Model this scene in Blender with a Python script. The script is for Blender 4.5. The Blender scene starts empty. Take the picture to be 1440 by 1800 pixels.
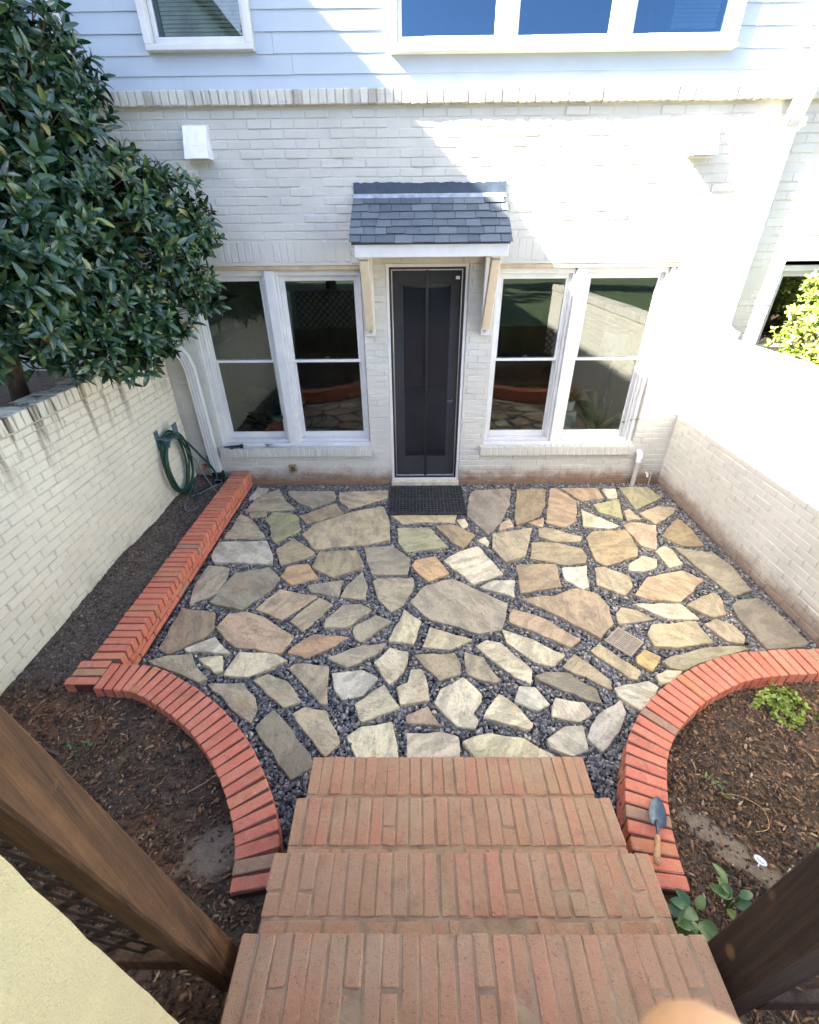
import bpy, math, random
import numpy as np
from mathutils import Matrix, Vector, Euler

random.seed(7); rng = np.random.default_rng(7)
sc = bpy.context.scene
col = sc.collection

# ------------------------------------------------------------------ camera
CAM = Vector((0.0, 0.0, 2.645))
cam_d = bpy.data.cameras.new('camera'); cam = bpy.data.objects.new('camera', cam_d); col.objects.link(cam)
right = Vector((0.999954, 0.0043, -0.00856)); down = Vector((-0.005053, -0.52239, -0.852691)); fwd = Vector((-0.008138, 0.852696, -0.522345))
cm = Matrix.Identity(4)
for i in range(3):
    cm[i][0] = right[i]; cm[i][1] = -down[i]; cm[i][2] = -fwd[i]; cm[i][3] = CAM[i]
cam.matrix_world = cm
cam_d.sensor_fit = 'HORIZONTAL'; cam_d.sensor_width = 36.0; cam_d.lens = 793.3 / 1440 * 36
cam_d.clip_start = 0.005; cam_d.clip_end = 2000
cam_d.dof.use_dof = True; cam_d.dof.focus_distance = 3.0; cam_d.dof.aperture_fstop = 22.0
sc.camera = cam

# ------------------------------------------------------------------ sun and sky
SUN = Vector((2.6, 1.0, -2.25)).normalized()          # the way the light travels
elev = math.asin(-SUN.z)
sun_d = bpy.data.lights.new('sun', 'SUN'); sun_d.energy = 3.5; sun_d.angle = math.radians(0.53); sun_d.color = (1.0, 0.93, 0.82)
sun = bpy.data.objects.new('sun', sun_d); col.objects.link(sun)
sun.rotation_euler = SUN.to_track_quat('-Z', 'Y').to_euler(); sun.location = (-20, -8, 18)
world = bpy.data.worlds.new('World'); sc.world = world; world.use_nodes = True
wn = world.node_tree; wn.nodes.clear()
sky = wn.nodes.new('ShaderNodeTexSky'); sky.sky_type = 'NISHITA'; sky.sun_disc = False
sky.sun_elevation = elev; sky.sun_rotation = math.atan2(-SUN.x, -SUN.y)
sky.air_density = 0.55; sky.dust_density = 1.6; sky.ozone_density = 0.5
bg = wn.nodes.new('ShaderNodeBackground'); bg.inputs['Strength'].default_value = 0.072
wo = wn.nodes.new('ShaderNodeOutputWorld')
wn.links.new(sky.outputs[0], bg.inputs[0]); wn.links.new(bg.outputs[0], wo.inputs[0])
sc.view_settings.view_transform = 'Standard'; sc.view_settings.look = 'None'
sc.view_settings.exposure = 3.95; sc.view_settings.gamma = 1.0
sc.render.engine = 'CYCLES'
sc.cycles.max_bounces = 10; sc.cycles.diffuse_bounces = 6; sc.cycles.transparent_max_bounces = 16

# ------------------------------------------------------------------ helpers
WM = {}
def put(o, parent=None, W=None):
    W = W or Matrix.Identity(4)
    if parent is not None:
        o.parent = parent; o.matrix_parent_inverse = WM[parent.name].inverted()
    o.matrix_basis = W; col.objects.link(o); WM[o.name] = W
    return o
def tag(o, label=None, cat=None, group=None, kind=None):
    if label: o['label'] = label
    if cat: o['category'] = cat
    if group: o['group'] = group
    if kind: o['kind'] = kind
    return o
def thing(name, loc, label, cat, group=None):
    o = put(bpy.data.objects.new(name, None), None, Matrix.Translation(loc)); o.empty_display_size = 0.1
    return tag(o, label, cat, group)
def rawmesh(name, V, F, mat, smooth=False):
    me = bpy.data.meshes.new(name)
    me.from_pydata([tuple(map(float, v)) for v in V], [], [tuple(int(i) for i in f) for f in F])
    if mat: me.materials.append(mat)
    if smooth: me.polygons.foreach_set('use_smooth', [True] * len(me.polygons))
    me.update(); return me
def fastmesh(name, V, F, mat, smooth=False):
    """V (n,3), F (m,k) all faces with k corners"""
    V = np.asarray(V, np.float32); F = np.asarray(F, np.int32); m, k = F.shape
    me = bpy.data.meshes.new(name); me.vertices.add(len(V)); me.vertices.foreach_set('co', V.ravel())
    me.loops.add(m * k); me.loops.foreach_set('vertex_index', F.ravel())
    me.polygons.add(m); me.polygons.foreach_set('loop_start', np.arange(0, m * k, k, dtype=np.int32))
    me.polygons.foreach_set('loop_total', np.full(m, k, np.int32))
    if smooth: me.polygons.foreach_set('use_smooth', np.ones(m, bool))
    me.materials.append(mat); me.update(calc_edges=True); me.validate(); return me
def obj(name, me, parent=None, W=None):
    return put(bpy.data.objects.new(name, me), parent, W)
class MB:
    def __init__(s): s.v = []; s.f = []
    def add(s, V, F):
        o = len(s.v); s.v += [tuple(p) for p in V]; s.f += [tuple(i + o for i in f) for f in F]; return s
    def box(s, a, b, c=0.0):
        V, F = cbox((b[0]-a[0])/2, (b[1]-a[1])/2, (b[2]-a[2])/2, c)
        m = [(a[i]+b[i])/2 for i in range(3)]
        return s.add([(p[0]+m[0], p[1]+m[1], p[2]+m[2]) for p in V], F)
    def obox(s, p0, p1, w, h, up=(0, 0, 1), c=0.0):
        """a bar from p0 to p1, w across, h along up"""
        p0 = Vector(p0); p1 = Vector(p1); d = (p1-p0); L = d.length; d.normalize()
        sd = d.cross(Vector(up)).normalized(); u = sd.cross(d)
        V, F = cbox(w/2, L/2, h/2, c); m = (p0+p1)/2
        return s.add([tuple(m + sd*p[0] + d*p[1] + u*p[2]) for p in V], F)
    def tube(s, path, r, n=8, caps=True):
        P = [Vector(p) for p in path]; rr = r if hasattr(r, '__len__') else [r]*len(P)
        o = len(s.v); ref = None
        for i, p in enumerate(P):
            t = (P[min(i+1, len(P)-1)] - P[max(i-1, 0)]).normalized()
            if ref is None: ref = t.orthogonal().normalized()
            ref = (ref - t*ref.dot(t)).normalized(); b = t.cross(ref)
            for k in range(n):
                a = 2*math.pi*k/n; s.v.append(tuple(p + (ref*math.cos(a)+b*math.sin(a))*rr[i]))
        for i in range(len(P)-1):
            for k in range(n):
                s.f.append((o+i*n+k, o+i*n+(k+1) % n, o+(i+1)*n+(k+1) % n, o+(i+1)*n+k))
        if caps:
            s.f.append(tuple(o+k for k in range(n))[::-1]); s.f.append(tuple(o+(len(P)-1)*n+k for k in range(n)))
        return s
    def lathe(s, prof, c, n=20, axis='z'):
        o = len(s.v)
        for r, h in prof:
            for k in range(n):
                a = 2*math.pi*k/n; x, y, z = r*math.cos(a), r*math.sin(a), h
                if axis == 'y': x, y, z = x, z, y
                if axis == 'x': x, y, z = z, x, y
                s.v.append((c[0]+x, c[1]+y, c[2]+z))
        for i in range(len(prof)-1):
            for k in range(n):
                s.f.append((o+i*n+k, o+i*n+(k+1) % n, o+(i+1)*n+(k+1) % n, o+(i+1)*n+k))
        return s
    def build(s, name, mat, parent=None, W=None, smooth=False):
        return obj(name, rawmesh(name, s.v, s.f, mat, smooth), parent, W)
def cbox(x, y, z, c):
    if c <= 0:
        V = [(sx*x, sy*y, sz*z) for sz in (-1, 1) for sy in (-1, 1) for sx in (-1, 1)]
        return V, [(0, 2, 3, 1), (4, 5, 7, 6), (0, 1, 5, 4), (2, 6, 7, 3), (0, 4, 6, 2), (1, 3, 7, 5)]
    V = []; idx = {}
    for sx in (-1, 1):
        for sy in (-1, 1):
            for sz in (-1, 1):
                for ax, p in ((0, (sx*x, sy*(y-c), sz*(z-c))), (1, (sx*(x-c), sy*y, sz*(z-c))), (2, (sx*(x-c), sy*(y-c), sz*z))):
                    idx[(sx, sy, sz, ax)] = len(V); V.append(p)
    F = []
    I = lambda sx, sy, sz, ax: idx[(sx, sy, sz, ax)]
    for q in (-1, 1):
        a = [I(q, -1, -1, 0), I(q, 1, -1, 0), I(q, 1, 1, 0), I(q, -1, 1, 0)]; F.append(tuple(a if q > 0 else a[::-1]))
        a = [I(-1, q, -1, 1), I(-1, q, 1, 1), I(1, q, 1, 1), I(1, q, -1, 1)]; F.append(tuple(a if q > 0 else a[::-1]))
        a = [I(-1, -1, q, 2), I(1, -1, q, 2), I(1, 1, q, 2), I(-1, 1, q, 2)]; F.append(tuple(a if q > 0 else a[::-1]))
    def fix(f):
        P = [Vector(V[i]) for i in f]; n = (P[1]-P[0]).cross(P[2]-P[0]); m = sum(P, Vector())/len(P)
        return tuple(f) if n.dot(m) > 0 else tuple(f[::-1])
    for a in (-1, 1):
        for b in (-1, 1):
            F.append(fix([I(a, b, -1, 0), I(a, b, 1, 0), I(a, b, 1, 1), I(a, b, -1, 1)]))
            F.append(fix([I(a, -1, b, 0), I(a, 1, b, 0), I(a, 1, b, 2), I(a, -1, b, 2)]))
            F.append(fix([I(-1, a, b, 1), I(1, a, b, 1), I(1, a, b, 2), I(-1, a, b, 2)]))
            for d in (-1, 1): F.append(fix([I(a, b, d, 0), I(a, b, d, 1), I(a, b, d, 2)]))
    return V, F
def rough_brick(x, y, z, c, j, seed):
    """a brick with knocked corners: full sizes x,y,z"""
    r = random.Random(seed); V, F = cbox(x/2, y/2, z/2, c)
    V = [(p[0]+r.uniform(-j, j), p[1]+r.uniform(-j, j), p[2]+r.uniform(-j, j)) for p in V]
    return V, F
def join_inst(tV, tF, mats):
    """copies of one template: mats list of 4x4; faces grouped by corner count are kept as given"""
    V = np.asarray(tV, float); n = len(V); VV = []; FF = []
    for k, M in enumerate(mats):
        A = np.array(M); VV.append(V @ A[:3, :3].T + A[:3, 3]); FF += [tuple(i + k*n for i in f) for f in tF]
    return np.concatenate(VV), FF
def inpoly(P, poly):
    P = np.asarray(P); q = np.asarray(poly); x, y = P[:, 0], P[:, 1]; r = np.zeros(len(P), bool); j = len(q)-1
    for i in range(len(q)):
        xi, yi = q[i]; xj, yj = q[j]
        c = ((yi > y) != (yj > y)) & (x < (xj-xi)*(y-yi)/((yj-yi) or 1e-12)+xi); r ^= c; j = i
    return r
def polydist(P, poly):
    P = np.asarray(P); q = np.asarray(poly); d = np.full(len(P), 1e9)
    for i in range(len(q)):
        a = q[i]; b = q[(i+1) % len(q)]; ab = b-a; t = np.clip(((P-a) @ ab)/(ab @ ab + 1e-12), 0, 1)
        d = np.minimum(d, np.linalg.norm(P-a-t[:, None]*ab, axis=1))
    return d
def spline(pts, n=12):
    P = [np.array(p, float) for p in pts]; P = [2*P[0]-P[1]] + P + [2*P[-1]-P[-2]]; out = []
    for i in range(1, len(P)-2):
        for k in range(n):
            t = k/n; a, b, c, d = P[i-1], P[i], P[i+1], P[i+2]
            out.append(0.5*((2*b)+(c-a)*t+(2*a-5*b+4*c-d)*t*t+(3*b-a-3*c+d)*t**3))
    out.append(P[-2]); return np.array(out)
def resample(P, step):
    s = np.concatenate([[0], np.cumsum(np.linalg.norm(np.diff(P, axis=0), axis=1))]); n = max(2, int(round(s[-1]/step))+1)
    t = np.linspace(0, s[-1], n); return np.stack([np.interp(t, s, P[:, i]) for i in range(P.shape[1])], 1), s[-1]
def TRS(loc, rot=(0, 0, 0), scl=(1, 1, 1)):
    return Matrix.Translation(loc) @ Euler(rot).to_matrix().to_4x4() @ Matrix.Diagonal((*scl, 1))
def in_frame(p, m=0.03):
    d = Vector(p)-CAM; z = d.dot(fwd)
    if z < 0.05: return False
    return abs(d.dot(right)/z) < 0.908+m and abs(d.dot(down)/z) < 1.135+m

# ------------------------------------------------------------------ materials
class G:
    def __init__(s, name):
        s.m = bpy.data.materials.new(name); s.m.use_nodes = True; s.t = s.m.node_tree; s.t.nodes.clear()
        s.out = s.t.nodes.new('ShaderNodeOutputMaterial'); s.disp = None
    def n(s, typ, *a, **kw):
        nd = s.t.nodes.new('ShaderNode'+typ)
        for k, v in kw.items():
            if hasattr(nd, k) and not isinstance(v, bpy.types.NodeSocket): setattr(nd, k, v)
            else: s.set(nd, k, v)
        for i, v in enumerate(a):
            if v is not None: s.set(nd, i, v)
        return nd
    def set(s, nd, k, v):
        if isinstance(k, str): k = k.replace('_', ' ')
        i = nd.inputs[k]
        if isinstance(v, bpy.types.NodeSocket): s.t.links.new(v, i)
        elif isinstance(v, (tuple, list)) and len(v) == 3 and i.type == 'RGBA': i.default_value = (*v, 1)
        else: i.default_value = v
    def math(s, op, a, b=0.0, c=None, clamp=False):
        nd = s.t.nodes.new('ShaderNodeMath'); nd.operation = op; nd.use_clamp = clamp; s.set(nd, 0, a); s.set(nd, 1, b)
        if c is not None: s.set(nd, 2, c)
        return nd.outputs[0]
    def mix(s, f, a, b, mode='MIX'):
        nd = s.t.nodes.new('ShaderNodeMix'); nd.data_type = 'RGBA'; nd.blend_type = mode
        s.set(nd, 0, f); s.set(nd, 6, a); s.set(nd, 7, b); return nd.outputs[2]
    def ramp(s, f, *stops):
        nd = s.t.nodes.new('ShaderNodeValToRGB'); e = nd.color_ramp.elements
        e.remove(e[1]); e[0].position = stops[0][0]
        for (p, c) in stops[1:]: e.new(p)
        for el, (p, c) in zip(e, stops): el.color = (c, c, c, 1) if not hasattr(c, '__len__') else (*c, 1)
        s.set(nd, 0, f); return nd.outputs[0]
    def smooth(s, x, lo, hi):
        nd = s.t.nodes.new('ShaderNodeMapRange'); nd.interpolation_type = 'SMOOTHSTEP'
        s.set(nd, 0, x); nd.inputs[1].default_value = lo; nd.inputs[2].default_value = hi; return nd.outputs[0]
    def pos(s, sx=1, sy=1, sz=1):
        g = s.t.nodes.new('ShaderNodeNewGeometry')
        if (sx, sy, sz) == (1, 1, 1): return g.outputs['Position']
        v = s.t.nodes.new('ShaderNodeVectorMath'); v.operation = 'MULTIPLY'; s.t.links.new(g.outputs['Position'], v.inputs[0]); v.inputs[1].default_value = (sx, sy, sz)
        return v.outputs[0]
    def z(s):
        x = s.t.nodes.new('ShaderNodeSeparateXYZ'); s.t.links.new(s.pos(), x.inputs[0]); return x.outputs[2]
    def noise(s, vec, scale, detail=4, rough=0.6):
        nd = s.t.nodes.new('ShaderNodeTexNoise'); s.set(nd, 'Vector', vec); nd.inputs['Scale'].default_value = scale
        nd.inputs['Detail'].default_value = detail; nd.inputs['Roughness'].default_value = rough; return nd.outputs[0]
    def rand(s):
        """one number per object and per loose island"""
        o = s.t.nodes.new('ShaderNodeObjectInfo'); g = s.t.nodes.new('ShaderNodeNewGeometry')
        return s.math('FRACT', s.math('ADD', o.outputs['Random'], g.outputs['Random Per Island']))
    def bump(s, h, strength=0.4, dist=0.01, normal=None):
        nd = s.t.nodes.new('ShaderNodeBump'); nd.inputs['Strength'].default_value = strength; nd.inputs['Distance'].default_value = dist
        s.set(nd, 'Height', h)
        if normal: s.set(nd, 'Normal', normal)
        return nd.outputs[0]
    def pbr(s, color, rough=0.7, normal=None, **kw):
        nd = s.t.nodes.new('ShaderNodeBsdfPrincipled'); s.set(nd, 'Base Color', color); s.set(nd, 'Roughness', rough)
        if normal: s.set(nd, 'Normal', normal)
        for k, v in kw.items(): s.set(nd, k, v)
        s.t.links.new(nd.outputs[0], s.out.inputs[0]); return s.m
def plain(name, c, rough=0.5, var=0.06, scale=8, bump=0.1, bscale=80, **kw):
    g = G(name); p = g.pos(); n = g.noise(p, scale)
    d = tuple(x*(1-3*var) for x in c); l = tuple(min(1, x*(1+1.5*var)) for x in c)
    cc = g.ramp(n, (0.3, d), (0.7, l))
    return g.pbr(cc, rough, g.bump(g.noise(p, bscale, 3), bump, 0.004), **kw)
def painted_brick(name, base, mud=0.0, mildew=0.0, top=1.6):
    g = G(name); p = g.pos(); r = g.rand(); z = g.z()
    c = g.mix(g.smooth(g.noise(p, 2.3, 5), 0.35, 0.75), base, tuple(x*0.88 for x in base))
    c = g.mix(g.math('MULTIPLY', r, 0.10), c, tuple(x*0.72 for x in base))
    speck = g.smooth(g.noise(p, 38, 3, 0.7), 0.66, 0.78)
    c = g.mix(g.math('MULTIPLY', speck, 0.35), c, (0.30, 0.25, 0.17))
    if mud:
        h = g.math('ADD', z, g.math('MULTIPLY', g.noise(p, 4, 7, 0.75), -0.42))
        f = g.smooth(h, 0.06, -0.17)
        c = g.mix(g.math('MULTIPLY', f, mud), c, g.mix(g.noise(p, 22, 3), (0.10, 0.055, 0.03), (0.34, 0.19, 0.09)))
    if mildew:
        st = g.noise(g.pos(7, 7, 0.7), 1.0, 4, 0.7)
        f = g.math('MULTIPLY', g.smooth(st, 0.46, 0.62), g.smooth(z, top-0.60, top))
        c = g.mix(g.math('MULTIPLY', f, mildew), c, (0.13, 0.10, 0.05))
        f2 = g.math('MULTIPLY', g.smooth(g.noise(p, 3.1, 4), 0.52, 0.7), g.smooth(z, 0.5, 0.1))
        c = g.mix(g.math('MULTIPLY', f2, 0.5), c, (0.38, 0.36, 0.12))
        pit = g.smooth(g.noise(g.pos(1, 9, 20), 1.3, 5, 0.78), 0.60, 0.70)
        c = g.mix(g.math('MULTIPLY', pit, 0.55), c, (0.22, 0.15, 0.09))
    n1 = g.noise(p, 30, 5, 0.7); n2 = g.noise(p, 170, 2)
    b = g.bump(g.math('ADD', n1, g.math('MULTIPLY', n2, 0.3)), 0.55, 0.006)
    return g.pbr(c, 0.62, b)
def clay_brick(name, stops, wear=0.25, wearcol=(0.33, 0.29, 0.23), rough=0.85, bs=0.5, speck=0.3, stain=0.3):
    g = G(name); p = g.pos(); r = g.rand()
    c = g.ramp(r, *stops)
    c = g.mix(g.smooth(g.noise(p, 14, 6, 0.75), 0.36, 0.70), c, g.mix(0.32, c, (0.66, 0.30, 0.17)))
    c = g.mix(g.math('MULTIPLY', g.smooth(g.noise(p, 3.5, 6, 0.72), 0.44, 0.66), wear), c, wearcol)
    c = g.mix(g.math('MULTIPLY', g.smooth(g.noise(p, 6.5, 7, 0.78), 0.52, 0.66), stain), c, (0.17, 0.11, 0.075))
    c = g.mix(g.math('MULTIPLY', g.smooth(g.noise(p, 24, 6, 0.8), 0.55, 0.68), stain), c, (0.62, 0.46, 0.33))
    c = g.mix(g.math('MULTIPLY', g.smooth(g.noise(p, 85, 4, 0.85), 0.57, 0.67), speck), c, (0.08, 0.05, 0.038))
    h = g.math('ADD', g.noise(p, 55, 6, 0.8), g.math('MULTIPLY', g.noise(p, 260, 3), 0.4))
    return g.pbr(c, rough, g.bump(h, bs, 0.008))
M = {}
M['house_brick'] = painted_brick('painted_house_brick', (0.59, 0.575, 0.505), mud=0.9)
M['wall_left'] = painted_brick('painted_wall_brick_stained', (0.80, 0.74, 0.565), mildew=1.0, top=1.62)
M['wall_right'] = painted_brick('painted_wall_brick', (0.72, 0.70, 0.62), mud=0.75)
M['band_brick'] = painted_brick('painted_band_brick', (0.62, 0.60, 0.51), mildew=0.45, top=3.7)
M['mortar_w'] = plain('painted_mortar', (0.74, 0.71, 0.63), 0.8, 0.08, 9, 0.4, 60)
M['mortar_l'] = plain('stained_mortar', (0.62, 0.55, 0.42), 0.8, 0.12, 9, 0.4, 60)
M['siding'] = plain('painted_siding', (0.45, 0.515, 0.565), 0.45, 0.02, 3, 0.08, 40)
M['trim'] = plain('white_trim_paint', (0.70, 0.69, 0.66), 0.4, 0.035, 6, 0.08, 60)
M['tantrim'] = plain('tan_lintel_paint', (0.50, 0.39, 0.24), 0.55, 0.08, 6, 0.15, 60)
M['soffit'] = plain('warm_soffit_wood', (0.72, 0.58, 0.38), 0.5, 0.06, 6, 0.1, 60)
M['red'] = clay_brick('red_planter_brick', [(0.0, (0.580, 0.149, 0.084)), (0.25, (0.673, 0.197, 0.119)), (0.6, (0.626, 0.164, 0.094)), (0.86, (0.718, 0.223, 0.133)), (0.93, (0.602, 0.202, 0.084)), (0.975, (0.417, 0.255, 0.138)), (1.0, (0.313, 0.185, 0.128))], 0.10, (0.637, 0.404, 0.296), 0.85, 0.6, 0.35, 0.42)
M['redmortar'] = plain('red_brown_mortar', (0.121, 0.047, 0.030), 0.95, 0.1, 20, 0.5, 120)
M['step'] = clay_brick('weathered_step_brick', [(0.0, (0.483, 0.263, 0.137)), (0.3, (0.550, 0.283, 0.151)), (0.6, (0.516, 0.300, 0.161)), (0.85, (0.583, 0.263, 0.146)), (1.0, (0.494, 0.311, 0.176))], 0.65, (0.494, 0.354, 0.195), 0.92, 1.0, 0.6)
M['stepmortar'] = plain('step_mortar', (0.402, 0.264, 0.149), 0.95, 0.12, 14, 0.7, 90)
M['gravelbed'] = plain('gravel_bed', (0.03, 0.035, 0.045), 0.95, 0.1, 30, 0.5, 120)
def flag_mat():
    g = G('flagstone'); oi = g.n('ObjectInfo'); p = g.pos()
    off = g.n('VectorMath', operation='SCALE'); g.set(off, 0, (13.7, 7.1, 3.3)); g.set(off, 'Scale', oi.outputs['Random'])
    rot = g.n('VectorRotate'); rot.rotation_type = 'Z_AXIS'; g.set(rot, 'Vector', p); g.set(rot, 'Angle', g.math('MULTIPLY', oi.outputs['Random'], 6.283))
    v = g.n('VectorMath', operation='ADD'); g.set(v, 0, rot.outputs[0]); g.set(v, 1, off.outputs[0]); v = v.outputs[0]
    st = g.n('VectorMath', operation='MULTIPLY'); g.set(st, 0, v); g.set(st, 1, (2.4, 6.0, 4.0))
    streak = g.noise(st.outputs[0], 1.6, 7, 0.68); blot = g.noise(v, 3.4, 6, 0.66); fine = g.noise(v, 40, 6, 0.8); mott = g.noise(v, 11, 7, 0.78)
    base = oi.outputs['Color']
    c = g.mix(g.smooth(streak, 0.33, 0.62), g.mix(0.50, base, (0.13, 0.11, 0.085), 'MIX'), base)
    c = g.mix(g.math('MULTIPLY', g.smooth(blot, 0.52, 0.72), 0.55), c, g.mix(1.0, base, (1.22, 1.18, 1.10), 'MULTIPLY'))
    rust = g.noise(v, 1.7, 4, 0.6)
    c = g.mix(g.math('MULTIPLY', g.smooth(rust, 0.58, 0.72), 0.38), c, (0.46, 0.27, 0.14))
    c = g.mix(g.math('MULTIPLY', g.smooth(g.noise(v, 5.5, 5, 0.7), 0.58, 0.74), 0.4), c, (0.20, 0.195, 0.16))
    c = g.mix(g.math('MULTIPLY', g.smooth(mott, 0.50, 0.64), 0.42), c, g.mix(1.0, base, (0.50, 0.47, 0.44), 'MULTIPLY'))
    c = g.mix(g.math('MULTIPLY', g.smooth(mott, 0.46, 0.36), 0.35), c, g.mix(1.0, base, (1.25, 1.22, 1.18), 'MULTIPLY'))
    c = g.mix(g.math('MULTIPLY', g.smooth(fine, 0.53, 0.68), 0.42), c, (0.14, 0.11, 0.08))
    step = g.ramp(streak, (0.30, 0.0), (0.36, 0.22), (0.46, 0.30), (0.49, 0.55), (0.60, 0.62), (0.63, 0.9), (0.75, 1.0))
    b = g.bump(step, 0.8, 0.014); b = g.bump(g.math('ADD', fine, g.math('MULTIPLY', mott, 1.5)), 0.8, 0.010, b)
    return g.pbr(c, 0.72, b)
M['flag'] = flag_mat()
def island_ramp(name, stops, rough=0.6, bs=60, bstr=0.3, var=0.35, **kw):
    g = G(name); p = g.pos(); r = g.rand(); c = g.ramp(r, *stops); n = g.noise(p, bs, 4, 0.7)
    c = g.mix(g.math('MULTIPLY', g.smooth(n, 0.35, 0.75), var), c, g.mix(1.0, c, (0.45, 0.45, 0.45), 'MULTIPLY'))
    return g.pbr(c, rough, g.bump(n, bstr, 0.004), **kw)
M['slate'] = island_ramp('slate_chips', [(0.0, (0.041, 0.043, 0.046)), (0.3, (0.118, 0.118, 0.117)), (0.65, (0.223, 0.214, 0.206)), (0.9, (0.376, 0.348, 0.308)), (1.0, (0.626, 0.509, 0.380))], 0.42)
M['mulch'] = island_ramp('mulch_chips', [(0.0, (0.031, 0.020, 0.012)), (0.35, (0.081, 0.046, 0.024)), (0.65, (0.156, 0.086, 0.042)), (0.88, (0.275, 0.149, 0.072)), (0.97, (0.325, 0.207, 0.110)), (1.0, (0.500, 0.368, 0.231))], 0.85)
M['clods'] = island_ramp('soil_clods', [(0.0, (0.059, 0.043, 0.031)), (0.6, (0.167, 0.121, 0.086)), (1.0, (0.316, 0.234, 0.172))], 0.95)
M['leaf'] = island_ramp('dark_glossy_leaf', [(0.0, (0.012, 0.036, 0.016)), (0.4, (0.024, 0.064, 0.025)), (0.8, (0.042, 0.096, 0.032)), (0.96, (0.085, 0.145, 0.040)), (0.99, (0.22, 0.24, 0.06)), (1.0, (0.28, 0.16, 0.06))], 0.27, 12, 0.1, 0.3, Specular_IOR_Level=0.65)
M['leaf_y'] = island_ramp('yellow_green_leaf', [(0.0, (0.05, 0.11, 0.02)), (0.5, (0.11, 0.19, 0.035)), (0.85, (0.20, 0.27, 0.05)), (1.0, (0.32, 0.22, 0.07))], 0.45, 14, 0.1, 0.25)
M['leaf_lime'] = island_ramp('lime_leaf', [(0.0, (0.12, 0.20, 0.03)), (0.5, (0.24, 0.33, 0.05)), (1.0, (0.42, 0.44, 0.10))], 0.45, 14, 0.1, 0.25)
M['leaf_g'] = island_ramp('broad_green_leaf', [(0.0, (0.03, 0.09, 0.025)), (0.6, (0.07, 0.15, 0.035)), (1.0, (0.16, 0.23, 0.06))], 0.4, 14, 0.1, 0.25)
M['leaf_far'] = island_ramp('far_tree_leaf', [(0.0, (0.015, 0.035, 0.012)), (1.0, (0.05, 0.085, 0.025))], 0.5, 5, 0.1)
M['bark'] = plain('bark', (0.10, 0.065, 0.04), 0.9, 0.15, 20, 0.8, 60)
def soil_mat():
    g = G('garden_soil'); p = g.pos(); n = g.noise(p, 7, 7, 0.75); n2 = g.noise(p, 1.9, 4); n3 = g.noise(p, 45, 5, 0.8)
    c = g.ramp(n, (0.28, (0.035, 0.025, 0.016)), (0.5, (0.101, 0.070, 0.045)), (0.72, (0.189, 0.130, 0.081)))
    c = g.mix(g.math('MULTIPLY', g.smooth(n2, 0.50, 0.66), 0.75), c, (0.27, 0.105, 0.045))
    x = g.t.nodes.new('ShaderNodeSeparateXYZ'); g.t.links.new(p, x.inputs[0])
    c = g.mix(g.smooth(x.outputs[1], 1.75, 2.05), c, g.ramp(n, (0.3, (0.085, 0.064, 0.046)), (0.7, (0.20, 0.155, 0.112))))
    c = g.mix(g.math('MULTIPLY', g.smooth(n3, 0.5, 0.7), 0.5), c, (0.027, 0.019, 0.015))
    for (cx, cy, ang, sa, sb) in ((-0.96, 1.0, 0.5, 0.17, 0.13), (1.53, 1.02, -0.85, 0.26, 0.085)):       # dry sandy patches
        vr = g.n('VectorRotate'); vr.rotation_type = 'Z_AXIS'; g.set(vr, 'Vector', p); g.set(vr, 'Center', (cx, cy, 0.0)); g.set(vr, 'Angle', -ang)
        q = g.t.nodes.new('ShaderNodeSeparateXYZ'); g.t.links.new(vr.outputs[0], q.inputs[0])
        dx = g.math('DIVIDE', g.math('SUBTRACT', q.outputs[0], cx), sa); dy = g.math('DIVIDE', g.math('SUBTRACT', q.outputs[1], cy), sb)
        d = g.math('ADD', g.math('ADD', g.math('MULTIPLY', dx, dx), g.math('MULTIPLY', dy, dy)), g.math('MULTIPLY', g.math('SUBTRACT', n, 0.5), 3.0))
        c = g.mix(g.math('MULTIPLY', g.smooth(d, 1.2, 0.2), 0.9), c, g.ramp(n3, (0.3, (0.16, 0.12, 0.08)), (0.7, (0.36, 0.29, 0.20))))
    return g.pbr(c, 0.97, g.bump(g.math('ADD', n3, n), 0.9, 0.02))
M['soil'] = soil_mat()
M['dust'] = plain('dry_sandy_soil', (0.30, 0.24, 0.17), 0.97, 0.12, 10, 0.9, 70)
def wood_mat(name, c0, c1, sx=26, sz=1.6, knot=True):
    g = G(name); p = g.pos(sx, sx, sz); n = g.noise(p, 1.0, 9, 0.75); big = g.noise(g.pos(), 3.2, 6, 0.7); scuff = g.smooth(g.noise(g.pos(), 17, 6, 0.8), 0.60, 0.72)
    c = g.ramp(n, (0.36, tuple(x*0.55 for x in c0)), (0.46, c0), (0.62, c1)); c = g.mix(g.math('MULTIPLY', scuff, 0.35), c, tuple(min(1, x*2.0) for x in c1)); c = g.mix(g.math('MULTIPLY', g.smooth(big, 0.45, 0.7), 0.45), c, tuple(x*0.5 for x in c0))
    if knot:
        v = g.n('TexVoronoi', Scale=1.0); g.set(v, 'Vector', g.pos(5.5, 5.5, 3.2))
        k = g.smooth(v.outputs[0], 0.13, 0.05); c = g.mix(g.math('MULTIPLY', k, 0.75), c, (0.26, 0.14, 0.06))
        ck = g.smooth(g.noise(g.pos(38, 38, 0.8), 1.0, 3, 0.5), 0.66, 0.69); c = g.mix(g.math('MULTIPLY', ck, 0.8), c, (0.02, 0.012, 0.006))
    return g.pbr(c, 0.72, g.bump(n, 0.6, 0.008))
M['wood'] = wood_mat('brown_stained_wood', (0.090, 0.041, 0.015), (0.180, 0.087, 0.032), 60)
M['wood_d'] = wood_mat('shade_darkened_wood', (0.026, 0.014, 0.008), (0.062, 0.033, 0.017), 60)  # darker copy of the brown wood, shade put into its colour
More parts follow.
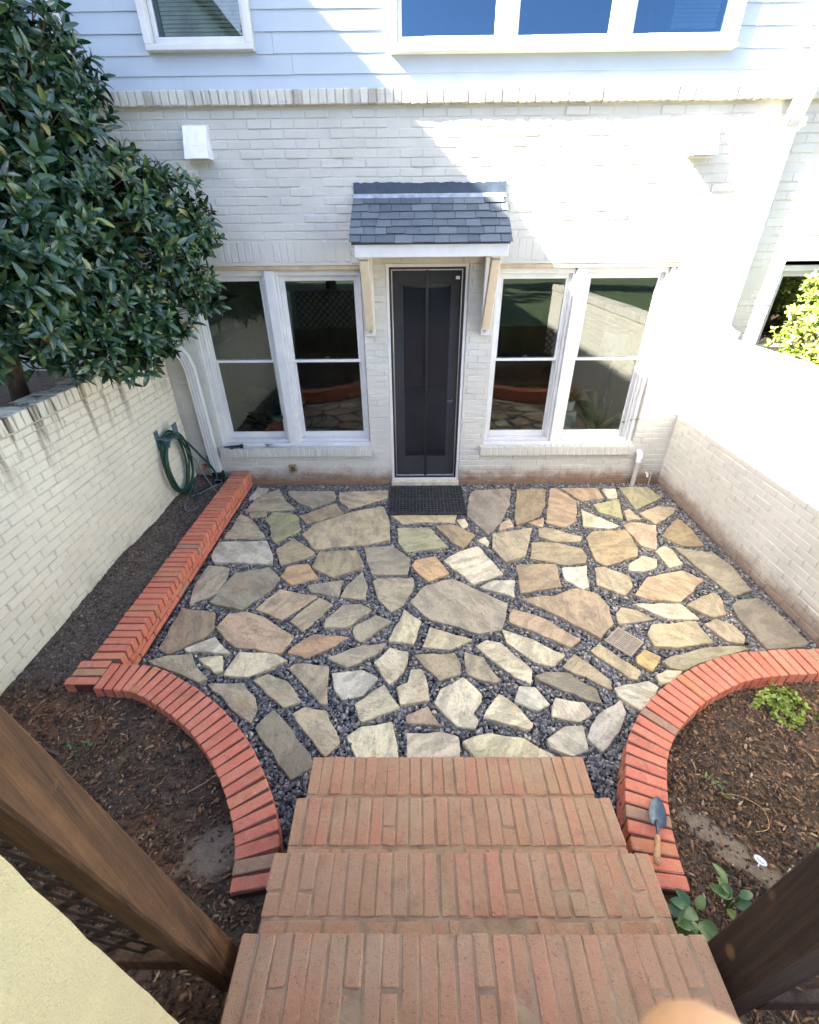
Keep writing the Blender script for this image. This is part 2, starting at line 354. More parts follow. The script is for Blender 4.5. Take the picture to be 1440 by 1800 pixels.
M['lattice'] = wood_mat('lattice_wood', (0.05, 0.026, 0.012), (0.11, 0.058, 0.026), 30, 30, False)
M['handle'] = wood_mat('pale_handle_wood', (0.50, 0.27, 0.12), (0.66, 0.40, 0.20), 40, 10, False)
def stucco_mat():
    g = G('cream_stucco'); p = g.pos(); n = g.noise(p, 62, 5, 0.85); n2 = g.noise(p, 4, 6, 0.7)
    c = g.mix(g.smooth(n2, 0.35, 0.7), (0.790, 0.660, 0.342), (0.727, 0.601, 0.315))
    c = g.mix(g.math('MULTIPLY', g.smooth(n, 0.58, 0.70), 0.45), c, (0.437, 0.349, 0.171))
    return g.pbr(c, 0.85, g.bump(g.math('ADD', n, g.noise(p, 200, 2)), 0.9, 0.008))
M['bracket'] = plain('cream_bracket_paint', (0.686, 0.578, 0.414), 0.5, 0.05, 6, 0.1, 60)
M['stucco'] = stucco_mat()
def shingle_mat():
    g = G('asphalt_shingle'); p = g.pos(); r = g.rand(); n = g.noise(p, 260, 3, 0.8)
    c = g.ramp(r, (0.0, (0.095, 0.117, 0.137)), (0.5, (0.132, 0.162, 0.187)), (1.0, (0.189, 0.220, 0.242)))
    c = g.mix(g.math('MULTIPLY', g.smooth(n, 0.4, 0.65), 0.6), c, (0.037, 0.041, 0.053))
    return g.pbr(c, 0.92, g.bump(n, 0.7, 0.004))
M['shingle'] = shingle_mat()
M['flash'] = plain('dark_wall_flashing', (0.045, 0.065, 0.095), 0.6, 0.12, 10, 0.4, 70)
M['flashmetal'] = plain('grey_flashing_metal', (0.42, 0.48, 0.56), 0.4, 0.15, 14, 0.2, 50, Metallic=0.2)
M['metal'] = plain('galvanised_metal', (0.55, 0.55, 0.54), 0.35, 0.08, 20, 0.1, 60, Metallic=0.9)
M['darkmetal'] = plain('dark_steel', (0.10, 0.13, 0.17), 0.42, 0.15, 25, 0.2, 60, Metallic=0.6)
M['black'] = plain('black_plastic', (0.012, 0.012, 0.014), 0.35, 0.1, 20, 0.1, 60)
M['pvc'] = plain('grey_pvc', (0.55, 0.52, 0.48), 0.35, 0.04, 20, 0.05, 60)
M['pvcw'] = plain('white_pvc', (0.82, 0.82, 0.80), 0.3, 0.03, 20, 0.05, 60)
M['hose'] = plain('green_garden_hose', (0.012, 0.060, 0.035), 0.4, 0.1, 30, 0.05, 60)
M['hosegrey'] = plain('grey_tubing', (0.20, 0.21, 0.20), 0.45, 0.1, 30, 0.05, 60)
M['hanger'] = plain('blue_grey_hanger', (0.09, 0.15, 0.18), 0.5, 0.2, 30, 0.2, 60)
M['brass'] = plain('old_copper', (0.36, 0.17, 0.10), 0.4, 0.15, 40, 0.1, 60, Metallic=0.8)
M['rubber'] = plain('rubber_mat', (0.050, 0.052, 0.050), 0.7, 0.2, 20, 0.3, 90)
M['grate'] = plain('tan_drain_grate', (0.40, 0.33, 0.24), 0.6, 0.08, 20, 0.2, 90)
M['outlet'] = plain('aged_outlet_cover', (0.30, 0.25, 0.12), 0.5, 0.15, 30, 0.2, 60)
M['jambbrown'] = plain('dark_door_jamb', (0.035, 0.022, 0.018), 0.5, 0.1, 20, 0.1, 60)
M['doorgrey'] = plain('door_paint', (0.17, 0.16, 0.15), 0.45, 0.04, 6, 0.08, 60)
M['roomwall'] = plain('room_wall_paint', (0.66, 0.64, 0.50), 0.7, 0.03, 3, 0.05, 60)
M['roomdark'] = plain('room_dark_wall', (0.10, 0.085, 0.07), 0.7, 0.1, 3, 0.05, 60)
M['roomfloor'] = plain('room_floor', (0.16, 0.10, 0.06), 0.4, 0.1, 6, 0.05, 60)
M['orangewood'] = plain('honey_wood', (0.42, 0.20, 0.07), 0.45, 0.1, 9, 0.1, 60)
M['ceramic'] = plain('white_ceramic', (0.75, 0.74, 0.68), 0.25, 0.03, 12, 0.05, 60)
M['greybox'] = plain('grey_stand', (0.30, 0.31, 0.28), 0.5, 0.05, 12, 0.05, 60)
M['shade'] = plain('lamp_shade_linen', (0.70, 0.69, 0.63), 0.8, 0.04, 30, 0.2, 120)
M['blind'] = plain('aged_blind', (0.60, 0.60, 0.48), 0.6, 0.15, 4, 0.1, 60)
M['blindw'] = plain('white_blind', (0.75, 0.76, 0.76), 0.5, 0.03, 4, 0.1, 60)
M['roofing'] = plain('grey_roofing', (0.12, 0.12, 0.13), 0.9, 0.1, 9, 0.4, 60)
M['ground'] = plain('bare_ground', (0.11, 0.085, 0.055), 0.97, 0.15, 4, 0.7, 30)
M['grassy'] = plain('lawn', (0.05, 0.085, 0.025), 0.95, 0.2, 6, 0.7, 60)
M['tagw'] = plain('white_plant_tag', (0.80, 0.80, 0.80), 0.35, 0.02, 12, 0.03, 60)
M['skin'] = plain('skin', (0.80, 0.43, 0.20), 0.5, 0.06, 60, 0.15, 220, Subsurface_Weight=0.12)
M['ink'] = plain('dark_ink', (0.06, 0.07, 0.09), 0.5, 0.02, 12, 0.03, 60)
def glass_mat(name, tint, refl, refl_tint=(1, 1, 1)):
    g = G(name); fr = g.n('Fresnel', IOR=1.52); tr = g.n('BsdfTransparent'); g.set(tr, 0, tint); gl = g.n('BsdfGlossy', Roughness=0.0); g.set(gl, 0, refl_tint)
    wob = g.bump(g.noise(g.pos(), 1.6, 2), 0.02, 0.05); g.set(gl, 'Normal', wob)
    mx = g.n('MixShader'); g.set(mx, 0, g.math('MULTIPLY', fr.outputs[0], refl, clamp=True)); g.set(mx, 1, tr.outputs[0]); g.set(mx, 2, gl.outputs[0])
    g.t.links.new(mx.outputs[0], g.out.inputs[0]); return g.m
M['glass'] = glass_mat('window_glass', (0.80, 0.85, 0.83), 1.35)
M['glass_up'] = glass_mat('sky_tinted_glass', (0.55, 0.62, 0.64), 2.3, (0.42, 0.70, 1.0))  # reflection tinted blue and strengthened to stand in for mirrored blue sky
def screen_mat():
    g = G('insect_screen_mesh'); tr = g.n('BsdfTransparent'); d = g.n('BsdfDiffuse'); p = g.pos()
    g.set(d, 0, g.mix(g.noise(p, 2.2, 3), (0.014, 0.017, 0.025), (0.040, 0.042, 0.048)))
    mx = g.n('MixShader'); g.set(mx, 0, 0.55); g.set(mx, 1, tr.outputs[0]); g.set(mx, 2, d.outputs[0])
    g.t.links.new(mx.outputs[0], g.out.inputs[0]); return g.m
M['screen'] = screen_mat()
STONES = [
('w',[(-1.944,4.631),(-1.928,4.914),(-1.778,4.882),(-1.818,4.733),(-1.875,4.636)]),
('g',[(-1.898,4.351),(-1.858,4.676),(-1.652,4.868),(-1.514,4.599),(-1.338,4.397)]),
('g',[(-1.517,4.818),(-0.958,4.812),(-0.920,4.609),(-1.159,4.422),(-1.317,4.530),(-1.473,4.700)]),
('t',[(-0.887,4.782),(-0.310,4.835),(-0.306,4.642),(-0.736,4.407),(-0.861,4.592)]),
('b',[(-1.260,4.258),(-0.900,4.510),(-0.785,4.304),(-1.143,4.097)]),
('t',[(-1.156,3.884),(-1.046,4.096),(-0.712,4.314),(-0.346,4.440),(-0.274,4.161),(-0.242,3.778),(-0.519,3.685),(-0.972,3.620)]),
('v',[(-1.625,4.173),(-1.567,4.322),(-1.377,4.310),(-1.259,4.194),(-1.201,3.982),(-1.387,3.724),(-1.481,3.852),(-1.528,4.054)]),
('t',[(-1.838,4.314),(-1.660,4.348),(-1.639,4.242),(-1.800,4.224)]),
('g',[(-1.951,3.821),(-1.930,4.285),(-1.756,4.150),(-1.543,3.852),(-1.580,3.809)]),
('w',[(-1.961,3.510),(-1.974,3.749),(-1.500,3.767),(-1.383,3.545),(-1.348,3.395),(-1.898,3.417)]),
('t',[(-1.359,3.635),(-1.225,3.807),(-0.981,3.580),(-0.999,3.515),(-1.253,3.376)]),
('t',[(-0.949,3.338),(-0.918,3.580),(-0.569,3.597),(-0.470,3.353),(-0.731,3.192)]),
('d',[(-0.480,3.644),(-0.209,3.666),(-0.031,3.459),(-0.063,3.228),(-0.378,3.230),(-0.436,3.407)]),
('v',[(-0.171,3.996),(0.157,4.007),(0.346,3.650),(-0.066,3.574),(-0.139,3.714)]),
('b',[(0.246,4.024),(0.436,4.036),(0.637,3.856),(0.486,3.637),(0.388,3.731)]),
('t',[(-0.244,4.259),(0.479,4.252),(0.441,4.097),(0.122,4.133),(-0.109,4.074)]),
('c',[(0.476,4.154),(0.564,4.177),(0.586,4.068),(0.519,3.976)]),
('g',[(-1.897,2.847),(-1.953,3.107),(-1.934,3.362),(-1.730,3.325),(-1.703,3.155),(-1.714,2.980)]),
('d',[(-1.729,2.867),(-1.640,3.255),(-1.353,3.330),(-1.212,3.168),(-1.266,3.008),(-1.440,2.774)]),
('o',[(-1.210,3.202),(-1.177,3.340),(-0.996,3.381),(-0.861,3.166),(-1.086,3.086)]),
('p',[(-1.315,2.787),(-1.178,3.033),(-0.835,2.930),(-1.078,2.669)]),
('g',[(-0.942,3.076),(-0.639,3.148),(-0.651,2.929),(-0.888,2.991)]),
('g',[(-0.627,2.929),(-0.588,3.083),(-0.468,3.265),(-0.414,3.066),(-0.414,2.898)]),
('t',[(-0.994,2.642),(-0.812,2.915),(-0.687,2.827),(-0.876,2.534)]),
('g',[(-0.705,2.571),(-0.710,2.662),(-0.596,2.821),(-0.448,2.831),(-0.353,2.769),(-0.545,2.570)]),
('g',[(-0.360,3.130),(-0.320,3.170),(-0.008,3.178),(0.002,3.064),(-0.089,2.838),(-0.185,2.754),(-0.303,2.912)]),
('o',[(-0.008,3.350),(0.026,3.440),(0.210,3.495),(0.325,3.243),(0.130,3.127)]),
('c',[(0.293,3.422),(0.447,3.566),(0.642,3.660),(0.818,3.232),(0.535,3.084)]),
('g',[(-0.030,2.867),(0.105,3.063),(0.343,3.155),(0.788,2.836),(0.682,2.547),(0.499,2.512),(0.136,2.667)]),
('b',[(-1.925,2.358),(-1.947,2.799),(-1.643,2.733),(-1.588,2.562),(-1.625,2.487),(-1.832,2.313)]),
('p',[(-1.565,2.574),(-1.520,2.719),(-1.392,2.746),(-1.215,2.677),(-0.936,2.485),(-1.001,2.321),(-1.348,2.379),(-1.459,2.463)]),
('o',[(-0.938,2.321),(-0.916,2.378),(-0.777,2.501),(-0.514,2.471),(-0.596,2.400),(-0.788,2.276)]),
('w',[(-1.727,2.358),(-1.544,2.468),(-1.370,2.311),(-1.687,2.328)]),
('g',[(-0.475,2.532),(-0.462,2.583),(-0.309,2.700),(-0.181,2.633),(-0.399,2.423),(-0.448,2.459)]),
('c',[(-0.191,2.434),(-0.078,2.768),(0.057,2.632),(-0.010,2.405)]),
('c',[(0.071,2.375),(0.131,2.568),(0.445,2.444),(0.266,2.351)]),
('g',[(-1.947,2.241),(-1.829,2.288),(-1.655,2.301),(-1.589,2.197),(-1.461,2.090),(-1.503,2.058),(-1.734,2.155)]),
('c',[(-1.580,2.261),(-1.422,2.283),(-1.372,2.154),(-1.420,2.138)]),
('c',[(-1.345,2.118),(-1.302,2.320),(-1.040,2.304),(-0.929,2.242),(-1.174,2.107)]),
('t',[(-0.895,2.174),(-0.862,2.216),(-0.621,2.194),(-0.577,1.888),(-0.625,1.894)]),
('g',[(-1.120,2.069),(-1.035,2.123),(-0.895,2.063),(-0.762,1.907),(-0.863,1.864)]),
('g',[(-0.633,2.269),(-0.395,2.374),(-0.213,2.404),(-0.299,2.290),(-0.480,2.190)]),
('w',[(-0.577,2.132),(-0.374,2.156),(-0.254,2.091),(-0.355,1.957),(-0.479,1.924),(-0.542,2.004)]),
('c',[(-0.286,2.225),(-0.179,2.357),(-0.045,2.318),(-0.078,2.151),(-0.174,2.045)]),
('t',[(0.003,2.300),(0.298,2.310),(0.333,2.213),(0.321,2.130),(0.180,2.074)]),
('t',[(0.380,2.317),(0.505,2.266),(0.602,2.069),(0.551,2.059),(0.385,2.119)]),
('c',[(-0.116,2.013),(-0.035,2.051),(-0.022,2.151),(0.049,2.161),(0.088,2.031),(0.096,1.916),(-0.089,1.880)]),
('c',[(-0.387,1.884),(-0.206,2.028),(-0.099,1.858),(-0.329,1.761),(-0.354,1.789)]),
('g',[(-1.435,2.044),(-1.189,2.050),(-1.082,1.940),(-1.042,1.859),(-1.050,1.757),(-1.145,1.816)]),
('d',[(-1.003,1.713),(-0.920,1.841),(-0.629,1.548),(-0.607,1.470),(-0.710,1.402)]),
('t',[(-0.785,1.812),(-0.713,1.859),(-0.575,1.829),(-0.461,1.622),(-0.534,1.533)]),
('p',[(-0.049,1.797),(0.083,1.862),(0.165,1.728),(-0.041,1.747)]),
('c',[(-0.418,1.660),(-0.333,1.723),(-0.147,1.756),(-0.103,1.536),(-0.104,1.497),(-0.325,1.497)]),
('c',[(-0.040,1.675),(0.159,1.680),(0.267,1.652),(0.257,1.497),(-0.039,1.497)]),
('c',[(0.341,2.093),(0.452,1.955),(0.440,1.901),(0.376,1.822),(0.408,1.772),(0.379,1.718),(0.276,1.731),(0.206,1.805),(0.141,1.892),(0.186,1.993)]),
('c',[(0.700,2.545),(0.917,2.435),(1.114,2.292),(0.997,2.194),(0.879,2.232),(0.713,2.412)]),
('c',[(0.472,2.378),(0.554,2.431),(0.659,2.407),(0.839,2.169),(0.808,2.049),(0.708,2.108),(0.535,2.299)]),
('t',[(1.071,2.185),(1.190,2.297),(1.361,2.077),(1.345,2.000)]),
('d',[(0.858,2.108),(0.949,2.138),(1.080,2.128),(1.236,2.000),(1.232,1.890),(1.144,1.917),(0.867,2.078)]),
('t',[(1.323,2.330),(1.409,2.398),(1.605,2.147),(1.552,2.082),(1.501,2.096)]),
('c',[(0.451,1.788),(0.575,1.955),(0.675,1.856),(0.749,1.738),(0.711,1.703),(0.557,1.755)]),
('w',[(0.672,1.904),(0.726,2.015),(0.826,2.007),(0.891,1.882),(0.795,1.839)]),
('c',[(0.891,1.793),(0.950,1.927),(1.120,1.891),(1.148,1.812),(1.056,1.762)]),
('w',[(0.820,1.636),(0.944,1.714),(1.058,1.722),(1.041,1.568),(0.942,1.535),(0.828,1.583)]),
('w',[(1.069,1.651),(1.188,1.795),(1.370,1.912),(1.366,1.812),(1.279,1.697),(1.129,1.561)]),
('c',[(0.298,1.621),(0.477,1.675),(0.662,1.644),(0.830,1.539),(0.784,1.497),(0.381,1.497)]),
('w',[(1.368,2.000),(1.615,2.057),(1.666,2.009),(1.553,1.881),(1.479,1.838),(1.379,1.935)]),
('c',[(1.703,2.106),(1.797,2.146),(1.895,2.142),(1.778,2.056),(1.701,2.031)]),
('v',[(1.811,2.229),(1.883,2.272),(2.189,2.356),(2.445,2.371),(2.518,2.348),(2.124,2.239),(1.927,2.156),(1.834,2.171)]),
('y',[(1.638,2.273),(1.723,2.340),(1.806,2.273),(1.691,2.152),(1.619,2.219)]),
('d',[(0.684,4.731),(0.756,4.825),(1.185,4.852),(1.114,4.516),(0.940,4.086),(0.774,3.880),(0.603,4.244)]),
('b',[(1.109,4.187),(1.262,4.819),(1.616,4.828),(1.507,4.455),(1.377,4.211),(1.108,4.045)]),
('p',[(1.676,4.846),(1.744,4.846),(1.894,4.537),(1.767,4.129),(1.606,3.997),(1.434,4.107)]),
('p',[(1.816,4.864),(2.244,4.872),(2.240,4.622),(1.958,4.554)]),
('c',[(2.309,4.839),(2.462,4.837),(2.393,4.621),(2.290,4.622)]),
('v',[(2.521,4.856),(2.862,4.878),(2.908,4.615),(2.499,4.344)]),
('v',[(2.062,4.449),(2.407,4.579),(2.267,4.150),(2.063,4.310)]),
('c',[(1.898,4.367),(2.190,4.026),(2.039,3.978),(1.813,4.019)]),
('t',[(2.351,4.308),(2.435,4.361),(2.471,4.149),(2.307,4.114)]),
('t',[(2.513,4.279),(2.771,4.414),(2.951,4.384),(2.889,4.276),(2.588,4.047)]),
('p',[(2.238,4.025),(2.350,4.089),(2.577,4.022),(2.384,3.602),(2.272,3.658)]),
('b',[(2.554,3.833),(2.873,4.160),(2.910,3.995),(2.886,3.662),(2.683,3.655)]),
('p',[(0.902,3.940),(0.936,4.061),(1.049,4.162),(1.061,4.011)]),
('p',[(1.243,4.084),(1.426,4.184),(1.369,4.008)]),
('t',[(1.317,3.960),(1.402,3.984),(1.722,3.817),(1.685,3.741),(1.440,3.730),(1.289,3.820)]),
('t',[(1.125,3.460),(1.196,3.718),(1.436,3.716),(1.659,3.620),(1.668,3.496),(1.624,3.398),(1.414,3.372)]),
('t',[(0.825,3.870),(1.256,3.985),(1.073,3.500),(0.873,3.403),(0.788,3.627)]),
('b',[(1.766,3.794),(1.869,3.908),(2.232,3.929),(2.204,3.616),(2.152,3.493),(1.807,3.347),(1.737,3.416)]),
('c',[(0.659,3.758),(0.740,3.825),(0.761,3.735),(0.738,3.661)]),
('c',[(2.019,3.357),(2.197,3.484),(2.313,3.432),(2.253,3.317),(2.124,3.263),(1.993,3.271)]),
('c',[(2.361,3.552),(2.490,3.644),(2.530,3.572),(2.526,3.372),(2.381,3.317)]),
('d',[(2.580,3.613),(2.898,3.528),(2.951,3.294),(2.925,2.998),(2.735,2.918),(2.639,3.296)]),
('p',[(1.906,2.939),(2.118,3.173),(2.473,3.268),(2.576,3.118),(2.243,2.858),(2.018,2.875)]),
('w',[(1.383,3.304),(1.617,3.340),(1.541,3.055),(1.479,3.022),(1.371,3.142)]),
('b',[(0.973,3.364),(1.343,3.373),(1.301,3.057),(0.929,2.976)]),
('t',[(1.686,3.302),(1.774,3.320),(1.948,3.174),(1.921,3.053),(1.807,2.933),(1.629,3.072)]),
('w',[(0.587,3.044),(0.711,3.128),(0.905,3.134),(0.858,2.912),(0.785,2.967)]),
('b',[(0.912,2.896),(1.221,2.926),(1.424,3.023),(1.577,2.956),(1.617,2.801),(1.583,2.600),(1.432,2.455),(1.164,2.714)]),
('c',[(1.839,2.830),(2.228,2.828),(2.291,2.652),(2.046,2.668)]),
('t',[(2.279,2.813),(2.580,2.967),(2.607,2.919),(2.540,2.708),(2.415,2.674)]),
('t',[(1.657,2.712),(1.727,2.785),(1.839,2.755),(1.930,2.660),(1.633,2.600)]),
('p',[(0.767,2.631),(0.825,2.775),(1.047,2.658),(1.273,2.443),(1.174,2.369)]),
('d',[(2.650,2.796),(2.733,2.862),(2.917,2.886),(2.952,2.750),(2.979,2.412),(2.915,2.363),(2.636,2.340),(2.620,2.679)]),
('t',[(1.815,2.492),(1.887,2.585),(2.246,2.625),(2.260,2.402),(1.974,2.361),(1.809,2.371)]),
('t',[(2.311,2.597),(2.439,2.646),(2.522,2.583),(2.537,2.464),(2.488,2.401),(2.389,2.426)]),
]
# ================================================================== THE SETTING
WY = 5.0                         # face of the house wall
XL, XR = -2.67, 3.03             # inner faces of the garden walls
tag(MB().add([(-300, -300, -0.14), (300, -300, -0.14), (300, 300, -0.14), (-300, 300, -0.14)], [(0, 1, 2, 3)]).build('ground', M['ground']), kind='structure')
# upper yard behind the photographer and the neighbours' raised ground behind the garden walls
tag(MB().box((-5.9, -14, -0.1), (12, -0.62, 0.88)).build('upper_yard_terrain', M['grassy']), kind='structure')
tag(MB().box((-5.9, -0.6, -0.1), (XL-0.215, WY-0.01, 1.42)).build('raised_bed_ground', M['soil']), kind='structure')
tag(MB().box((XR+0.215, -0.6, -0.1), (9, WY-0.01, 1.12)).build('neighbour_terrace_ground', M['soil']), kind='structure')

# planter kerb lines (plan view)
L_OUT = spline([(-2.04, 2.058), (-1.742, 2.026), (-1.459, 1.899), (-1.172, 1.714), (-0.926, 1.480), (-0.748, 1.235), (-0.650, 1.030), (-0.612, 0.835)])
R_OUT = spline([(3.02, 2.168), (2.782, 2.165), (2.434, 2.153), (2.118, 2.110), (1.847, 2.011), (1.619, 1.888), (1.417, 1.741), (1.290, 1.613), (1.195, 1.481), (1.112, 1.304), (1.055, 1.149), (1.020, 1.000), (1.000, 0.835)])
def offset(P, d):
    t = np.gradient(P, axis=0); t /= np.linalg.norm(t, axis=1)[:, None]; return P + np.stack([-t[:, 1], t[:, 0]], 1)*d
L_MID = offset(L_OUT, -0.1); R_MID = offset(R_OUT, 0.1)
BED_L = np.array([(-2.1, 5.0), (-2.1, 2.0)] + [tuple(p) for p in L_MID] + [(-0.70, 0.80), (-0.555, 0.80), (-0.555, -0.55), (-2.75, -0.55), (-2.75, 5.0)])
BED_R = np.array([tuple(p) for p in R_MID] + [(1.09, 0.80), (0.925, 0.80), (0.925, -0.55), (3.1, -0.55), (3.1, 2.07)])

# ---- patio: gravel bed, flagstones, slate chips
patio = MB().add([(-2.0, 0.45, -0.045), (XR, 0.45, -0.045), (XR, WY, -0.045), (-2.0, WY, -0.045)], [(0, 1, 2, 3)]).build('patio', M['gravelbed'])
tag(patio, kind='structure')
COL = {'t': (0.6, 0.485, 0.297), 'c': (0.85, 0.735, 0.485), 'w': (0.84, 0.765, 0.56), 'g': (0.56, 0.475, 0.317), 'd': (0.42, 0.359, 0.248), 'b': (0.51, 0.379, 0.223), 'p': (0.673, 0.484, 0.307), 'o': (0.721, 0.461, 0.254), 'v': (0.52, 0.475, 0.273), 'y': (0.736, 0.512, 0.22)}
STONE_POLYS = []
def make_stone(code, poly, k):
    r = random.Random(100+k); P = [np.array(p) for p in poly]
    c0 = sum(P)/len(P)
    P = [p+(p-c0)/np.linalg.norm(p-c0)*0.008 for p in P]
    # ragged edges
    Q = []
    for i in range(len(P)):
        a, b = P[i], P[(i+1) % len(P)]; L = np.linalg.norm(b-a); m = max(1, int(L/0.07)); nrm = np.array([b[1]-a[1], a[0]-b[0]])/(L+1e-9)
        for j in range(m):
            t = j/m; Q.append(a+(b-a)*t+nrm*(0 if j == 0 else r.uniform(-0.009, 0.009)))
    R_ = []
    for i in range(len(Q)):                                    # knock the corners off
        a, b, c = Q[i-1], Q[i], Q[(i+1) % len(Q)]
        la, lc = np.linalg.norm(a-b), np.linalg.norm(c-b)
        R_.append(b+(a-b)*min(0.25, 0.007/la)); R_.append(b+(c-b)*min(0.25, 0.007/lc))
    Q = R_; STONE_POLYS.append(np.array(Q)); n = len(Q)
    area = 0.5*sum(Q[i][0]*Q[(i+1) % n][1]-Q[(i+1) % n][0]*Q[i][1] for i in range(n))
    if area < 0: Q = Q[::-1]
    tilt = (r.uniform(-0.012, 0.012), r.uniform(-0.012, 0.012)); zz = r.uniform(-0.004, 0.006)
    def h(q): return zz + (q[0]-c0[0])*tilt[0] + (q[1]-c0[1])*tilt[1]
    V = []
    ins = []
    for i in range(n):
        a, b, c = Q[i-1], Q[i], Q[(i+1) % n]; t = (c-a); t = t/(np.linalg.norm(t)+1e-9); nn = np.array([-t[1], t[0]]); ins.append(nn)
    for q in Q: V.append((q[0], q[1], -0.05))
    for q in Q: V.append((q[0], q[1], h(q)-0.004+r.uniform(-0.002, 0.001)))
    for q, nn in zip(Q, ins): p = q+nn*r.uniform(0.002, 0.007); V.append((p[0], p[1], h(p)))
    F = [tuple(range(2*n, 3*n))]
    for i in range(n):
        j = (i+1) % n; F += [(i, j, n+j, n+i), (n+i, n+j, 2*n+j, 2*n+i)]
    o = obj('flagstone', rawmesh('flagstone', V, F, M['flag']), patio)
    b = COL[code]; f = r.uniform(0.84, 1.10); o.color = (b[0]*f, b[1]*f*r.uniform(0.97, 1.01), b[2]*f*r.uniform(0.92, 1.04), 1)
for k, (c, p) in enumerate(STONES): make_stone(c, p, k)

def scatter_chips(name, P, zf, size, thick, mat, parent=None, flat=0.5, aspect=(0.5, 1.0), seed=1):
    """flat irregular chips: five-cornered slabs"""
    r = np.random.default_rng(seed); n = len(P); k = 5
    ang = (np.arange(k)/k*2*np.pi)[None, :] + r.uniform(-0.35, 0.35, (n, k)); rad = r.uniform(0.65, 1.0, (n, k))
    s = r.uniform(size[0], size[1], n)[:, None]; asp = r.uniform(aspect[0], aspect[1], n)[:, None]
    x = np.cos(ang)*rad*s; y = np.sin(ang)*rad*s*asp; th = r.uniform(thick[0], thick[1], n)
    top = np.stack([x, y, np.broadcast_to(th[:, None]/2, (n, k))], 2); bot = np.stack([x*1.08, y*1.08, np.broadcast_to(-th[:, None]/2, (n, k))], 2)
    V = np.concatenate([top, bot], 1)
    a = r.normal(0, flat, n); b = r.normal(0, flat, n); g = r.uniform(0, 2*np.pi, n)
    ca, sa, cb, sb, cg, sg = np.cos(a), np.sin(a), np.cos(b), np.sin(b), np.cos(g), np.sin(g)
    Rm = np.zeros((n, 3, 3))
    Rm[:, 0, 0] = cg*cb; Rm[:, 0, 1] = cg*sb*sa-sg*ca; Rm[:, 0, 2] = cg*sb*ca+sg*sa
    Rm[:, 1, 0] = sg*cb; Rm[:, 1, 1] = sg*sb*sa+cg*ca; Rm[:, 1, 2] = sg*sb*ca-cg*sa
    Rm[:, 2, 0] = -sb; Rm[:, 2, 1] = cb*sa; Rm[:, 2, 2] = cb*ca
    V = np.einsum('nij,nkj->nki', Rm, V); V[:, :, 0] += P[:, None, 0]; V[:, :, 1] += P[:, None, 1]; V[:, :, 2] += zf[:, None]
    tri = [(0, 1, 2), (0, 2, 3), (0, 3, 4)]
    for i in range(k): j = (i+1) % k; tri += [(i, i+k, j+k), (i, j+k, j)]
    F = (np.array(tri)[None]+(np.arange(n)*2*k)[:, None, None]).reshape(-1, 3)
    o = obj(name, fastmesh(name, V.reshape(-1, 3), F, mat), parent); o['kind'] = 'stuff'; return o
cand = rng.uniform((-2.0, 0.55), (XR, WY-0.01), (150000, 2))
keep = ~inpoly(cand, BED_L) & ~inpoly(cand, BED_R) & ~((cand[:, 0] > -0.58) & (cand[:, 0] < 0.95) & (cand[:, 1] < 1.43))
keep &= ~((cand[:, 0] > -0.27) & (cand[:, 0] < 0.58) & (cand[:, 1] > 4.29) & (cand[:, 1] < 4.88))
cand = cand[keep]
zl = np.full(len(cand), -0.016); alive = np.ones(len(cand), bool)
for q in STONE_POLYS:
    lo = q.min(0)-0.03; hi = q.max(0)+0.03; m = np.where(((cand > lo) & (cand < hi)).all(1))[0]
    if not len(m): continue
    ins = inpoly(cand[m], q); d = polydist(cand[m], q)
    alive[m[ins & (d > 0.004)]] = False; zl[m[(~ins) & (d < 0.02)]] -= 0.012
cand = cand[alive]; zl = zl[alive] + rng.uniform(-0.014, 0.008, len(cand))
chips = scatter_chips('slate_gravel', cand, zl, (0.008, 0.021), (0.003, 0.007), M['slate'], None, 0.40, seed=3)
tag(chips, 'blue grey slate chips filling the joints between flagstones', 'gravel', kind='stuff')

# ---- soil in the beds
def soil_grid(name, x0, x1, y0, y1, poly, zfun, step=0.035):
    nx = int((x1-x0)/step)+1; ny = int((y1-y0)/step)+1; X, Y = np.meshgrid(np.linspace(x0, x1, nx), np.linspace(y0, y1, ny)); P = np.stack([X.ravel(), Y.ravel()], 1)
    Z = zfun(P); r = np.random.default_rng(5); Z = Z + r.normal(0, 0.004, len(P))
    ok = inpoly(P, poly); F = []
    for j in range(ny-1):
        for i in range(nx-1):
            a = j*nx+i; q = (a, a+1, a+nx+1, a+nx)
            if ok[list(q)].any(): F.append(q)
    o = obj(name, fastmesh(name, np.column_stack([P, Z]), np.array(F), M['soil'], True)); o['kind'] = 'structure'; return o
def lumps(P, seed, amp):
    r = np.random.default_rng(seed); z = np.zeros(len(P))
    for k in range(26):
        f = r.uniform(2, 16); a = r.uniform(0, 6.28); z += np.sin(P[:, 0]*f*math.cos(a)+P[:, 1]*f*math.sin(a)+r.uniform(0, 6))*amp/f**0.7
    return z
ZL = lambda P: 0.125 + lumps(P, 1, 0.010) + np.clip((1.1-P[:, 1]), 0, 1)*0.16 + 0.02*np.clip((P[:, 0]+2.2)/-0.4, 0, 1)
ZR = lambda P: 0.095 + lumps(P, 2, 0.012) + np.clip((1.1-P[:, 1]), 0, 1)*0.16
soil_grid('garden_bed_soil', -2.75, -0.53, -0.55, 5.0, BED_L, ZL)
soil_grid('mulch_bed_soil', 0.91, 3.1, -0.55, 2.2, BED_R, ZR)
def bed_points(n, x0, x1, y0, y1, poly, seed):
    r = np.random.default_rng(seed); P = r.uniform((x0, y0), (x1, y1), (n, 2)); return P[inpoly(P, poly)]
